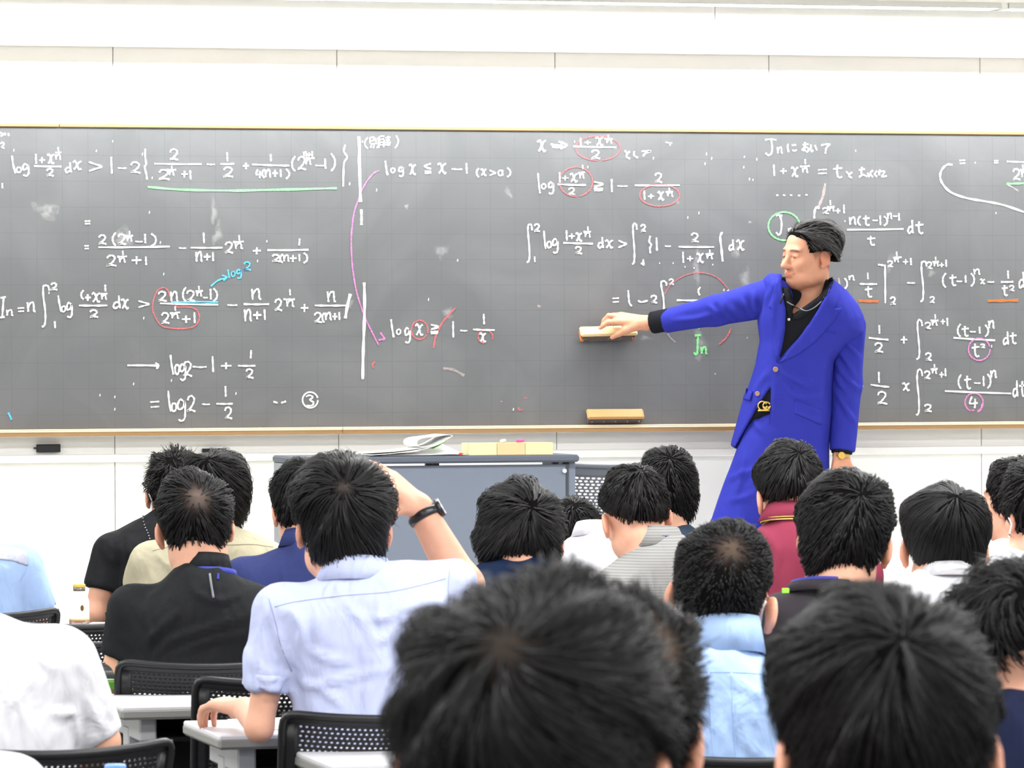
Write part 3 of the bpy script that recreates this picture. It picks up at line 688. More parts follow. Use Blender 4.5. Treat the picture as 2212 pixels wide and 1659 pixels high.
for P in ([(368, 148), (366, 180), (374, 212)], [(398, 160), (418, 156), (432, 158)], [(404, 196), (418, 202), (437, 194)], [(484, 156), (505, 152), (528, 150)], [(502, 134), (498, 170), (500, 205)], [(500, 200), (480, 192), (508, 172), (532, 192), (512, 212)], [(546, 153), (552, 205), (566, 196)], [(578, 158), (586, 178), (594, 198)], [(628, 158), (660, 152), (694, 150), (668, 180), (660, 224)],
          [(823, 363), (832, 374), (846, 387)], [(870, 368), (846, 388), (848, 404), (868, 412)], [(922, 352), (945, 347), (968, 344)], [(946, 328), (941, 365), (942, 402)], [(924, 408), (950, 388), (986, 402)], [(990, 372), (996, 390), (1002, 408)], [(1032, 353), (1010, 380), (1032, 407)], [(1062, 358), (1046, 384), (1064, 404)], [(1086, 348), (1082, 370), (1080, 394)], [(1072, 372), (1098, 362), (1122, 366), (1100, 404), (1140, 398)]): A.st(P, wd=3.6)
A.dots([(897, 200), (125, 267), (28, 248), (22, 330), (95, 428), (813, 750), (1993, 687), (1830, 293)], wd=3.6)
A.g([('1', 246, 308, 272, 398), ('+', 308, 338, 357, 382), ('x', 393, 328, 447, 403), ('1', 496, 266, 510, 307), ('_', 463, 325, 537, 320), ('n', 478, 336, 527, 370), ('=', 603, 348, 670, 380), ('t', 723, 310, 792, 410)])
for x, y in ((285, 547), (338, 548), (392, 547), (455, 550), (512, 545)): A.st([(x-8, y-2), (x, y+2), (x+9, y)], wd=3)
A.st([(275, 708), (298, 704), (324, 706)]).st([(306, 706), (318, 760), (314, 830), (298, 858), (276, 838)]).g([('n', 370, 806, 412, 836)]).oval(338, 790, 123, 110, 'green', 3.6, 40, 395)
A.st([(612, 655), (600, 642), (582, 655), (574, 700), (576, 780), (580, 880)], wd=4.6)
A.g([('2', 636, 648, 687, 692), ('1', 692, 588, 706, 624), ('_', 673, 640, 732, 638), ('n', 686, 645, 732, 672), ('+', 740, 650, 777, 690), ('1', 796, 623, 814, 690), ('n', 846, 720, 902, 778), ('(', 913, 710, 935, 784), ('t', 953, 708, 1007, 783), ('-', 1028, 738, 1070, 752), ('1', 1080, 708, 1098, 782), (')', 1118, 713, 1147, 787), ('n', 1143, 688, 1182, 732), ('-', 1188, 706, 1222, 718), ('1', 1226, 688, 1244, 747), ('_', 830, 818, 1270, 812), ('t', 988, 866, 1050, 937), ('d', 1303, 743, 1352, 847), ('t', 1363, 753, 1427, 847), ('=', 1706, 275, 1752, 300), ('=', 1978, 278, 2010, 296), ('_', 2078, 285, 2240, 290), ('2', 2123, 343, 2182, 427), ('n', 2190, 358, 2230, 405), ('_', 2180, 350, 2225, 348), ('1', 2196, 308, 2208, 345)])
A.st([(1652, 310), (1612, 310), (1572, 345), (1556, 400), (1576, 460), (1640, 525), (1760, 570), (1900, 595), (2050, 625), (2240, 690)], wd=4.4).st([(2075, 460), (2140, 458), (2240, 454)], 'green', 4.4).st([(2080, 465), (2120, 485), (2168, 516)], 'faint', 3).st([(660, 455), (640, 560), (605, 640)], 'faint', 6)
A.done()
A = Chalk(1760, 520, 452/1785)
A.st([(203, 318), (208, 350), (218, 398)], 'faint', 4).g([(')', 253, 318, 278, 412), ('n', 288, 298, 340, 337), ('1', 444, 273, 460, 328), ('_', 383, 368, 530, 370), ('t', 428, 388, 490, 480)])
A.st([(375, 512), (455, 516), (541, 517)], 'orange', 4.8).st([(1475, 512), (1600, 511), (1733, 508)], 'orange', 4.8)
A.st([(540, 203), (575, 209), (604, 213)]).st([(598, 212), (600, 370), (601, 532)])
A.g([('2', 618, 173, 667, 222), ('1', 688, 93, 708, 132), ('_', 668, 145, 740, 140), ('n', 678, 153, 717, 182), ('+', 753, 158, 797, 202), ('1', 810, 148, 828, 207), ('2', 643, 483, 690, 542), ('-', 788, 353, 854, 367), ('S', 893, 176, 952, 518), ('2', 953, 183, 1002, 237), ('1', 1022, 138, 1038, 166), ('_', 1003, 180, 1057, 178), ('n', 1013, 185, 1057, 217), ('+', 1063, 188, 1102, 227), ('1', 1112, 163, 1128, 222), ('2', 980, 478, 1022, 527), ('(', 1088, 278, 1117, 398), ('t', 1148, 288, 1207, 382), ('-', 1208, 338, 1257, 354), ('1', 1276, 293, 1296, 357), (')', 1332, 278, 1362, 387), ('n', 1353, 243, 1412, 287), ('x', 1410, 328, 1450, 367), ('-', 1473, 346, 1530, 358), ('1', 1638, 255, 1658, 322), ('_', 1588, 352, 1692, 350), ('t', 1596, 378, 1646, 468), ('2', 1658, 383, 1702, 427), ('d', 1740, 268, 1792, 402)])
A.g([('1', 541, 720, 559, 792), ('_', 460, 828, 627, 845), ('2', 510, 873, 582, 950), ('+', 733, 813, 787, 877), ('S', 860, 678, 917, 1007), ('2', 938, 698, 992, 750), ('1', 1018, 628, 1036, 666), ('_', 988, 680, 1054, 680), ('n', 998, 690, 1047, 722), ('+', 1073, 668, 1112, 712), ('1', 1121, 658, 1139, 727), ('2', 943, 958, 997, 1020), ('(', 1216, 710, 1242, 818), ('t', 1253, 728, 1312, 812), ('-', 1323, 768, 1372, 784), ('1', 1396, 733, 1416, 792), (')', 1453, 718, 1482, 817), ('n', 1480, 683, 1532, 747), ('_', 1183, 828, 1537, 850), ('t', 1338, 878, 1404, 988), ('2', 1413, 883, 1452, 912), ('d', 1606, 773, 1658, 887), ('t', 1663, 783, 1720, 877)])
A.dots([(1508, 900)]).oval(1402, 926, 92, 94, 'pink', 2.8).oval(1358, 1378, 77, 78, 'pink', 3.2, 110, 400).st([(1432, 1380), (1420, 1430), (1388, 1460)], 'pink', 4.4).st([(1340, 1447), (1360, 1445)], 'pink', 3.4)
A.g([('-', 385, 1234, 412, 1246), ('1', 537, 1118, 555, 1212), ('_', 476, 1228, 634, 1248), ('2', 533, 1288, 617, 1392), ('x', 746, 1213, 807, 1277), ('S', 855, 1103, 917, 1483), ('2', 933, 1113, 987, 1177), ('1', 1012, 1053, 1028, 1082), ('_', 988, 1095, 1047, 1092), ('n', 998, 1100, 1042, 1132), ('+', 1063, 1118, 1100, 1167), ('1', 1106, 1088, 1122, 1157), ('2', 933, 1398, 997, 1457), ('(', 1222, 1143, 1247, 1262), ('t', 1273, 1153, 1332, 1262), ('-', 1358, 1206, 1414, 1222), ('1', 1431, 1153, 1448, 1242), (')', 1473, 1138, 1502, 1257), ('n', 1498, 1108, 1552, 1167), ('_', 1110, 1282, 1674, 1303), ('4', 1318, 1328, 1387, 1428), ('d', 1688, 1193, 1737, 1332), ('t', 1743, 1198, 1802, 1327), ('_', 132, 1248, 150, 1246), ('_', 140, 1310, 155, 1310)])
A.done()
# rubbed chalk dust left on the board, each smear with its own outline
SM = [(100, 455, 30, 17, 20), (462, 455, 7, 28, 0), (470, 505, 10, 26, 10), (265, 512, 22, 22, 0), (955, 545, 14, 16, 0), (878, 446, 5, 6, 0), (1505, 575, 7, 42, 0), (1512, 745, 16, 34, -6), (1612, 605, 12, 28, -10),
      (1925, 565, 9, 22, 15), (968, 675, 12, 12, 0), (755, 655, 8, 10, 0), (1620, 480, 5, 3, 0), (1590, 545, 9, 14, 10), (2012, 590, 10, 8, 0), (1098, 415, 6, 14, -25), (1462, 435, 7, 6, 0), (1395, 730, 14, 6, 10)]
b = MB()
for (x, y, rx, ry, an) in SM:
    ca, sa = math.cos(math.radians(an)), math.sin(math.radians(an)); ph = random.uniform(0, 6)
    for sc_ in (1., .72, .45):
        ring = []
        for j in range(20):
            t = 2*math.pi*j/20; rr = sc_*(1+.25*math.sin(3*t+ph)+.12*math.sin(7*t+2*ph)); u, v = rx*rr*math.cos(t), ry*rr*math.sin(t)
            ring.append(W(x+ca*u-sa*v, y+sa*u+ca*v, YB-.0004-.0001/sc_*.4)-np.array([0, .0004/sc_, 0]))
        b.add(ring, [tuple(range(20))])
o = b.obj('chalk_dust', M_chalk['dust'], board); o['label'] = 'rubbed chalk smears'
# ------------------------------------------------------------------ people: shared anatomy
SKIN = srgb(216, 164, 138)
M_skin = mat('skin', SKIN, rough=.5, spec=.3, sss=.12, var=.07, vscale=60, attr='Col')
M_hair = mat('hair_black', srgb(15, 14, 14), rough=.5, spec=.26, island=.5, attr='Col')
M_hairgrey = mat('hair_greying', srgb(52, 50, 50), rough=.45, spec=.4, island=.85, attr='Col')
M_scalp = mat('scalp', srgb(15, 14, 14), rough=1., spec=.05, attr='Col', var=.1)
M_trouser = cloth('trousers_dark', (38, 40, 48))
M_shoe = mat('shoe_black', srgb(24, 24, 24), rough=.35, spec=.4)
M_maskw = mat('mask_white', srgb(240, 242, 245), rough=.9)
def head_frame(yaw, pitch, roll, base=VIEW):
    """yaw: turn to the right of the line of sight, pitch: nod forward, roll: lean to the right"""
    up = np.array([0, 0, 1.]); F = base/np.linalg.norm(base)
    def rot(v, ax, a):
        return np.array(Matrix.Rotation(a, 3, Vector(ax)) @ Vector(v))
    F = rot(F, up, -math.radians(yaw)); Rr = np.cross(F, up)
    F2 = rot(F, Rr, -math.radians(pitch)); U2 = np.cross(Rr, F2)
    U3 = rot(U2, F2, math.radians(roll)); R3 = np.cross(F2, U3)
    return np.stack([R3, F2, U3], 1)           # columns: right, face, up
def head_ops(S, C, R, s=1., jaw=1., neck=None, detail=True, ear=1.):
    P = lambda x, y, z: C+R @ (np.array([x, y, z])*s)
    v = lambda *a: np.array(a)*s
    rz = lambda deg, ax='Z': R @ rotm(ax, deg)
    if neck is not None: S.cap(P(0, -.028, -.05), neck, .056*s, .062*s, k=.03)
    S.ell(P(0, -.012, .036), v(.0755, .095, .080), R, k=.02)
    S.ell(P(0, .022, -.035), v(.064*jaw, .068, .078), R, k=.03)
    S.ell(P(0, .052, -.086), v(.034*jaw, .032, .027), R, k=.03)
    for x in (-1, 1): S.ell(P(x*.046*jaw, .010, -.066), v(.020, .032, .026), R, k=.03)
    S.ell(P(0, .074, .024), v(.050, .018, .013), R, k=.018)
    for x in (-1, 1):
        S.ell(P(x*.040, .060, -.022), v(.024, .024, .022), R, k=.02)
        S.ell(P(x*.031, .094, .002), v(.017, .014, .011), R, k=.012, sub=True)
        S.ell(P(x*.031, .076, .001), v(.0135, .0125, .010), R, k=.004)
        S.cap(P(x*.020, .086, .0095), P(x*.043, .079, .0075), .0042*s, .0038*s, k=.006)     # upper lid
        S.cap(P(x*.020, .085, -.009), P(x*.042, .078, -.008), .004*s, .0034*s, k=.006)      # under-eye fold
        S.ell(P(x*.012, .096, -.034), v(.0085, .010, .0075), R, k=.008)
        # ear: shell, hollow, lobe
        Re = rz(x*26) @ rotm('X', -10)
        S.ell(P(x*.0855*ear, -.014, -.006), v(.0085, .020, .032), Re, k=.006)
        S.ell(P(x*.0945*ear, -.005, -.002), v(.0075, .011, .019), Re, k=.006, sub=True)
        S.ell(P(x*.083*ear, -.004, -.036), v(.0075, .010, .010), Re, k=.008)
    S.cap(P(0, .086, .008), P(0, .112, -.029), .0085*s, .0125*s, k=.014)
    S.ell(P(0, .090, -.0565), v(.024, .011, .006), R, k=.010)
    S.ell(P(0, .089, -.0665), v(.021, .011, .0065), R, k=.008)
    S.cap(P(-.024, .084, -.0612), P(.024, .084, -.0612), .0022*s, k=.004, sub=True)
    return P
def skin_cols(V, C, R, s=1., brow=(.10, .08, .075), stubble=None):
    q = ((V-C) @ R)/s; c = np.ones((len(V), 3)); x, y, z = np.abs(q[:, 0]), q[:, 1], q[:, 2]
    def mix(mk, col): c[:] = c*(1-mk[:, None])+np.array(col)*mk[:, None]
    g = lambda d2: np.exp(-d2)
    front = (y > .04)
    mix(front*np.clip(1.6*g((x/.021)**4+((z+.0615)/.0105)**2)-.25, 0, 1)*.75, (.95, .66, .62))
    mix(front*np.clip(2*g(((x-.031)/.020)**4+((z-.022-.004*np.sin(x*60))/.0052)**2)-.4, 0, 1)*.85, brow)
    mix(front*np.clip(2*g(((x-.031)/.0115)**2+((z-.001)/.0042)**2)-.5, 0, 1)*.9, (.13, .09, .08))
    mix(np.clip(1.5*g(((x-.088)/.010)**2+((y+.008)/.03)**2+((z+.01)/.04)**2)-.1, 0, 1)*.7, (1.02, .74, .68))
    if stubble is not None: stubble(c, q, mix)
    return c
def hand_ops(S, w, d, nrm, side, curl=(20, 25, 15), sc=1., thumb=(.55, .75, -.25), spread=.1):
    """palm, four fingers and a thumb; d runs to the knuckles, nrm leaves the back of the hand, side is +-1 towards the thumb"""
    d = np.asarray(d, float); d = d/np.linalg.norm(d); nrm = np.asarray(nrm, float); nrm = nrm-d*(nrm @ d); nrm /= np.linalg.norm(nrm)
    sv = np.cross(d, nrm)*side; w = np.asarray(w, float)
    off = (-.029, -.010, .009, .028); kn = (.080, .088, .092, .088); ln = (.034, .042, .046, .041)
    for o, kl, L1 in zip(off, kn, ln):
        K = w+(d*kl+sv*o)*sc; S.cap(w+(d*.008+sv*o*.62)*sc, K, .0165*sc, .0118*sc, k=.012)
        a = 0; p = K; r = .0098
        for i, (cu, f) in enumerate(zip(curl, (1, .66, .54))):
            a += math.radians(cu); dv = d*math.cos(a)-nrm*math.sin(a)+sv*o*spread*8*math.cos(a)*.4
            dv /= np.linalg.norm(dv); q = p+dv*L1*f*sc; S.cap(p, q, r*sc, (r-.0009)*sc, k=.004); p = q; r -= .0009
    b = w+(d*.022+sv*.026)*sc; t = d*thumb[0]+sv*thumb[1]+nrm*thumb[2]; t /= np.linalg.norm(t)
    m_ = b+t*.040*sc; t2 = t+d*.35; t2 /= np.linalg.norm(t2)
    S.chain([w+d*.01*sc, b, m_, m_+t2*.033*sc], [.016*sc, .0155*sc, .0115*sc, .0092*sc], k=.008)
def px_scale(d): return FPX/d

# hair: an outer shape lofted through traced rows, and locks combed out from the crown
def hair(parent, rows, d, C, R, whorl, n=1200, length=(.35, .6), wid=.0016, lift=.008, thin=0., mt=None, hd=.112, seed=1, fuzz=.004, swirl=.25, low=.55, name='hair', face=True, inner=.985, clump=.25, scalp=(3.2, 2.6, 2.2), fcut=.040, fz=.055, cutline=None, fine=1):
    r = np.random.default_rng(seed); mt = mt or M_hair
    rows = sorted(rows); wmax = max(b_-a for _, a, b_ in rows); iw = max(range(len(rows)), key=lambda i: rows[i][2]-rows[i][1])
    yb = rows[-1][0]; yw_ = rows[iw][0]; NA = 40*fine; G = []
    # refine rows
    ys = np.array([q[0] for q in rows], float); xl_ = np.array([q[1] for q in rows], float); xr_ = np.array([q[2] for q in rows], float)
    yy = np.unique(np.concatenate([ys, np.linspace(ys[0], ys[-1], 26*fine)]))
    for y in yy:
        a, b_ = np.interp(y, ys, xl_), np.interp(y, ys, xr_); hw = (b_-a)/2*d/FPX; ratio = min(1, (b_-a)/wmax)
        ce = U((a+b_)/2, y, d)
        if y <= yw_: fr = bk = hd*ratio**.85; 
        else:
            t = (y-yw_)/(yb-yw_+1e-6); bk = hd*(1-low*t*t); fr = hd*(.92-.95*t)*ratio**.5
        tilt = 0.
        c2 = ce+VIEW*((fr-bk)/2); h2 = (fr+bk)/2
        G.append([c2+SIDE*hw*math.cos(t_)*abs(math.cos(t_))**-.08+VIEW*h2*math.sin(t_) for t_ in np.arange(NA)*2*math.pi/NA+1e-4])
    G = np.array(G); K = len(G); top = G[0].mean(0)+UP*.002
    V = np.concatenate([G.reshape(-1, 3), [top]]); F = []
    for k in range(K-1):
        for j in range(NA): j2 = (j+1) % NA; F.append((k*NA+j, (k+1)*NA+j, (k+1)*NA+j2, k*NA+j2))
    F += [(K*NA, j, (j+1) % NA) for j in range(NA)]
    shell = BVHTree.FromPolygons([tuple(v) for v in V.tolist()], F)
    zc = np.interp(.52, [0, 1], [ys[0], ys[-1]]); C0 = U(np.interp(zc, ys, (xl_+xr_)/2), zc, d)
    # crown direction
    if whorl is None: wd = np.array([0, 0, 1.])
    else:
        h = shell.ray_cast(Vector(CAMPOS), Vector(ray(*whorl)).normalized())
        wd = (np.array(h[0])-C0) if h[0] is not None else U(*whorl, d)-C0
        wd /= np.linalg.norm(wd)
    e1 = np.cross(wd, [0.31, .2, .93]); e1 /= np.linalg.norm(e1); e2 = np.cross(wd, e1)
    def isface(P):
        q = (P-C) @ R
        if cutline is not None: return q[:, 2] < np.interp(q[:, 1], *cutline)
        return (q[:, 1] > fcut) & (q[:, 2] < fz-.35*(q[:, 1]-fcut))
    # shell mesh without the part over the face
    Vs = C0+(V-C0)*inner; fm = isface(V) if face else np.zeros(len(V), bool)
    Fs = [f for f in F if not all(fm[i] for i in f)]
    cs = np.ones((len(Vs), 3))
    dirs = (V-C0)/np.linalg.norm(V-C0, axis=1, keepdims=True); ang = np.arccos(np.clip(dirs @ wd, -1, 1))
    if thin:
        k_ = np.exp(-(ang/thin)**2)[:, None]; cs = cs*(1-k_)+k_*np.array(scalp)*8
    VV = [Vs]; FF = list(Fs); CC = [cs]; base = len(Vs)
    # locks
    KP = 8
    ca = r.uniform(-1, 1, n*2); be0 = np.arccos(ca); al = r.uniform(0, 2*math.pi, n*2)
    if thin:
        keep = r.uniform(0, 1, n*2) < 1-.75*np.exp(-(be0/thin)**2); be0, al = be0[keep], al[keep]
    cnt = 0
    for b0, a0 in zip(be0, al):
        if cnt >= n: break
        L = r.uniform(*length); pts = []; lf = lift*r.uniform(.1, 1.)*(1+.9*math.sin(5*a0+3*b0+seed)); fz_ = r.normal()*fuzz
        a0c = a0+clump*.35*math.sin(9*a0+seed)
        ok = True; prev = None
        for k in range(KP):
            t = k/(KP-1); be = b0+L*t; a_ = a0c+swirl*(be-b0)/(.4+b0)+clump*.2*t*math.sin(13*a0+seed)
            dv = wd*math.cos(be)+math.sin(be)*(e1*math.cos(a_)+e2*math.sin(a_))
            h = shell.ray_cast(Vector(C0), Vector(dv))
            if h[0] is None:
                if k < 3: ok = False; break
                p = pts[-1]+(pts[-1]-pts[-2])*.16
            else:
                p = np.array(h[0]); rad = p-C0; p = C0+rad*(1-.012*(t < .2))+dv*(lf*math.sin(math.pi*min(1, t*1.1))*.8+fz_*t*t)
            pts.append(p)
        if not ok: continue
        pts = np.array(pts)
        if face:
            fmk = isface(pts)
            if fmk[:4].any(): continue
            if fmk.any():
                c_ = int(np.argmax(fmk)); pts[c_:] = pts[c_-1]+(pts[c_-1]-pts[c_-2])*np.linspace(.05, .3, KP-c_)[:, None]
        T = np.gradient(pts, axis=0); T /= np.linalg.norm(T, axis=1, keepdims=True)+1e-9
        Nn = pts-C0; Nn /= np.linalg.norm(Nn, axis=1, keepdims=True); Bn = np.cross(T, Nn); Bn /= np.linalg.norm(Bn, axis=1, keepdims=True)+1e-9
        wk = wid*r.uniform(.6, 1.4)*np.linspace(1, .25, KP)[:, None]
        S_ = np.stack([pts-Bn*wk, pts+Bn*wk, pts+Nn*wk*.9], 1).reshape(-1, 3)
        VV.append(S_); b_ = base; base += KP*3
        for k in range(KP-1):
            for j, j2 in ((0, 2), (2, 1)):
                FF.append((b_+k*3+j, b_+k*3+j2, b_+k*3+3+j2, b_+k*3+3+j))
        CC.append(np.ones((KP*3, 3))); cnt += 1
    o = mesh_obj(name, np.concatenate(VV), FF, [mt, M_scalp], parent, True, cols=np.concatenate(CC), matidx=[1]*len(Fs)+[0]*(len(FF)-len(Fs)))
    return o, shell

def ring_band(C, R, rx, ry, h, flare, th, tilt, mt, name, parent, a0=180, a1=540, n=40):
    """a folded collar or a strap round the neck: R columns right, front, up"""
    ang = np.radians(np.linspace(a0, a1, n)); G = []
    for f, rr, dz in ((0, 1.0, h*.5), (1, 1.04, h), (2, 1+flare*.5, h*.45), (3, 1+flare*1.15, -h*.5)):
        G.append([C+R[:, 0]*rx*rr*math.sin(a)+R[:, 1]*ry*rr*-math.cos(a)+R[:, 2]*(dz+tilt*math.cos(a)) for a in ang])
    return MB().grid(np.array(G), th).obj(name, mt, parent, True)

def ext_poly(poly, d):
    poly = [tuple(p) for p in poly]; ym = max(p[1] for p in poly); yb = CY+FPX*(1.0+.0)/d
    yt = 784+(1.48-.50)*FPX/d
    return [(x, max(y, yt) if y >= ym-1 else y) for x, y in poly]

def audience(label, d, rows, whorl, poly, shirt, face=(0, 0, 0), sh=1., neckp=None, hairk={}, T=.112, Rr=.115, sl=None, sr=None, slen=.62, collar=None, lanyard=None, wr=.0055, dh=.035, hc=None, arms={}, res=.0058, seed=1, no_arm=(), fold=(), fw_=(9, .006), srad=(.062, .060), ear=1., group=None, long_sleeve=False):
    s = FPX/d; poly2 = ext_poly(poly, d); dhd = d+dh
    R = head_frame(*face)
    # head centre: under the crown of the traced hair
    rs = sorted(rows); iw = max(range(len(rs)), key=lambda i: rs[i][2]-rs[i][1])
    cx = np.mean([(a+b_)/2 for _, a, b_ in rs[max(0, iw-1):iw+2]])
    hcp = hc or (cx, rs[0][0]+.141*sh*FPX/dhd)
    C = U(hcp[0], hcp[1], dhd)
    nk = neckp or ((poly[0][0]+poly[-1][0])/2, (poly[0][1]+poly[-1][1])/2+.030*s)
    N = U(nk[0], nk[1], d+.005)
    xs_ = [p[0] for p in poly]; xm = (poly[0][0]+poly[-1][0])/2
    base = U((min(xs_)+max(xs_))/2, poly2[-1][1], d); bx = U((min(xs_)+max(xs_))/2, 784+.9*s, d)
    root = thing('person', label, 'person', (bx[0], bx[1], 0), group=group)
    S = SDF(); head_ops(S, C, R, sh, neck=N-np.array([0, 0, .05]), ear=ear)
    S.inflate(poly2, d, T-.03, Rr-.02, k=.03, grow=-.022)
    G = SDF(); G.inflate(poly2, d, T, Rr, k=.03)
    fw = np.array([0, 1., 0])
    for sd, sp in ((-1, sl), (1, sr)):
        key = 'L' if sd < 0 else 'R'
        if key in arms:
            A_ = arms[key]; pts = [U(x, y, d+dd) for x, y, dd in A_['p']]
            S.chain(pts[:3], A_.get('r', (.047, .040, .027)), k=.02)
            if 'hand' in A_: hand_ops(S, pts[2], A_['hand'][0], A_['hand'][1], A_['hand'][2], **A_.get('hk', {}))
            sp_ = A_.get('sleeve', slen); q = pts[0]+(pts[1]-pts[0])*sp_; rr = A_.get('sr', srad)
            G.sleeve(pts[0], q, rr[0], rr[1])
            for ea, eb, ra_, rb_ in A_.get('extra', ()): G.cap(U(*ea), U(*eb), ra_, rb_, k=.03)
            continue
        if sp is None:
            yv = [p for p in poly if (p[0]-xm)*sd > 0]; ex = max((p[0]-xm)*sd for p in yv); yy = min(p[1] for p in yv if (p[0]-xm)*sd > ex*.8)
            sp = (xm+sd*(ex-.05*s), yy+.07*s)
        p0 = U(sp[0], sp[1], d); p1 = p0+fw*.13+np.array([0, 0, -.23])+SIDE*sd*.02
        p1[2] = max(p1[2], .76); p2 = p1+fw*.22-SIDE*sd*.10; p2[2] = .765
        if key in no_arm: continue
        S.chain([p0, p1, p2], (.045, .038, .026), k=.02)
        hand_ops(S, p2, fw-SIDE*sd*.3, (0, 0, 1), -sd*-1 if False else sd, curl=(15, 20, 10))
        q = p0+(p1-p0)*slen
        if long_sleeve: G.cap(p0, p1, srad[0], srad[1], k=.03).sleeve(p1, p1+(p2-p1)*.9, srad[1]*.9, .042, k=.02)
        else: G.sleeve(p0, q, srad[0], srad[1])
    V, Q = S.mesh(res); body = mesh_obj('body', V, Q, M_skin, root, cols=skin_cols(V, C, R, sh)); bb = bvh_of(V, Q)
    V, Q = G.mesh(.010 if d > 7 else .009); V = wrinkle(V, Q, wr, seed)
    if fold: V = creases(V, Q, fold, *fw_)
    cl = mesh_obj('shirt', V, Q, shirt, root); gb = bvh_of(V, Q)
    # trousers and shoes under the desk
    Lg = SDF(); hip = np.array([bx[0], bx[1], .54]); Lg.ell(hip, (.17, .13, .095), k=.03); shoes = []
    for sd in (-1, 1):
        h0 = hip+np.array([sd*.09, .04, 0]); kn = h0+np.array([sd*.03, .36, -.01]); an = kn+np.array([0, .03, -.42])
        Lg.chain([h0, kn, an], (.085, .066, .052), k=.03); shoes.append(an)
    V2, Q2 = Lg.mesh(.014); mesh_obj('trousers', V2, Q2, M_trouser, root)
    for an in shoes:
        Sh = SDF(); Sh.cap((an[0], an[1]-.05, .045), (an[0], an[1]+.15, .036), .044, .036, k=.02).half((0, 0, .003), (0, 0, -1)); v3, q3 = Sh.mesh(.010); mesh_obj('shoe', v3, q3, M_shoe, root)
    ho, hs = hair(root, rows, dhd, C, R, whorl, seed=seed, hd=.107*sh+.008, **hairk)
    if collar:
        cx_, cy_, rx, h, mt_, *rest = collar
        Cn = U(cx_, cy_, d+.004); Rn = np.stack([SIDE, VIEW, np.array([0, 0, 1.])], 1)
        ring_band(Cn, Rn, rx, rest[1] if len(rest) > 1 else rx*1.02, h, rest[0] if rest else .22, .004, .012, mt_, 'collar', cl)
    if lanyard:
        cx_, cy_, rx, mt_ = lanyard[:4]; hh = lanyard[4] if len(lanyard) > 4 else .012
        Cn = U(cx_, cy_, d+.004); Rn = np.stack([SIDE, VIEW, np.array([0, 0, 1.])], 1)
        ring_band(Cn, Rn, rx, rx*.98, hh, .05, .003, .014, mt_, 'lanyard', root)
    return dict(root=root, body=body, shirt=cl, bb=bb, gb=gb, d=d, C=C, R=R, hb=hs, hair=ho)
# ------------------------------------------------------------------ the audience
C_black = cloth('shirt_black', (33, 34, 36)); C_khaki = cloth('shirt_khaki', (176, 170, 145)); C_navy = cloth('shirt_navy', (50, 58, 104))
C_ltblue = cloth('shirt_pale_blue', (186, 194, 226)); C_dnavy = cloth('shirt_dark_navy', (30, 44, 72), SOFT); C_white = cloth('shirt_white', (214, 214, 219))
C_grey = mat('shirt_grey_stripe', srgb(152, 152, 150), rough=.9, spec=.1, bump=SOFT, wave=('Z', 42, srgb(130, 130, 128)))
C_slate = cloth('shirt_slate', (52, 64, 82), SOFT); C_maroon = cloth('shirt_maroon', (128, 50, 70), SOFT); C_char = cloth('shirt_charcoal', (48, 45, 49), SOFT)
C_sky = cloth('shirt_sky_blue', (160, 186, 226)); C_inknavy = cloth('shirt_ink_navy', (32, 38, 64))
M_lan = mat('lanyard_blue', srgb(44, 54, 140), rough=.7); M_lannavy = mat('lanyard_navy', srgb(40, 44, 100), rough=.7); M_royal = mat('collar_royal', srgb(52, 62, 170), rough=.85)
M_yellow = mat('trim_yellow', srgb(226, 200, 110), rough=.85); M_seam = mat('seam_thread', srgb(150, 158, 190), rough=.9)  # seam stitching in a darker tone of the shirt fabric
M_metal = mat('steel', srgb(190, 190, 195), rough=.3, metal=1.); M_watch = mat('watch_black', srgb(26, 28, 32), rough=.3, spec=.5); M_gold = mat('gold', srgb(214, 178, 96), rough=.3, metal=1.)
FULL = dict(length=(.45, .8), lift=.011, fuzz=.004, wid=.0017, n=2800)
SHORT = dict(length=(.25, .45), lift=.008, fuzz=.0035, wid=.0015, n=2800)
BUZZ = dict(length=(.06, .13), lift=.003, fuzz=.003, wid=.0011, n=6000, swirl=.1)
PP = {}
PP['b1'] = audience('man in black polo shirt with metal chain on his shoulder, near the white bottle', 14.6,
    [(972, 362, 392), (982, 345, 408), (990, 333, 421), (1015, 321, 432), (1050, 319, 434), (1075, 323, 430), (1090, 336, 415), (1098, 350, 400)], (374, 988),
    [(350, 1092), (330, 1102), (311, 1115), (262, 1141), (226, 1172), (226, 1210), (246, 1230), (250, 1305), (252, 1420), (440, 1420), (470, 1230), (500, 1180), (470, 1150), (430, 1110), (405, 1092)],
    C_black, face=(-12, 4, 0), hairk=dict(length=(.15, .3), lift=.012, fuzz=.014, wid=.0017, n=2200, fcut=.03), arms={'L': dict(p=[(240, 1196, 0), (207, 1325, -.02), (218, 1372, .20)], sleeve=.60, sr=(.062, .058), r=(.046, .036, .028), hand=((.2, 1, 0), (0, 0, 1), 1))},
    collar=(378, 1112, .056, .030, C_black), fold=[[(240.5, 1188.1), (248.1, 1231.1), (249.4, 1276.7)], [(217.7, 1175.4), (235.4, 1205.8), (253.2, 1218.5)], [(286.1, 1142.5), (273.4, 1193.2), (265.8, 1243.8)]], fw_=(7, .009), seed=1)
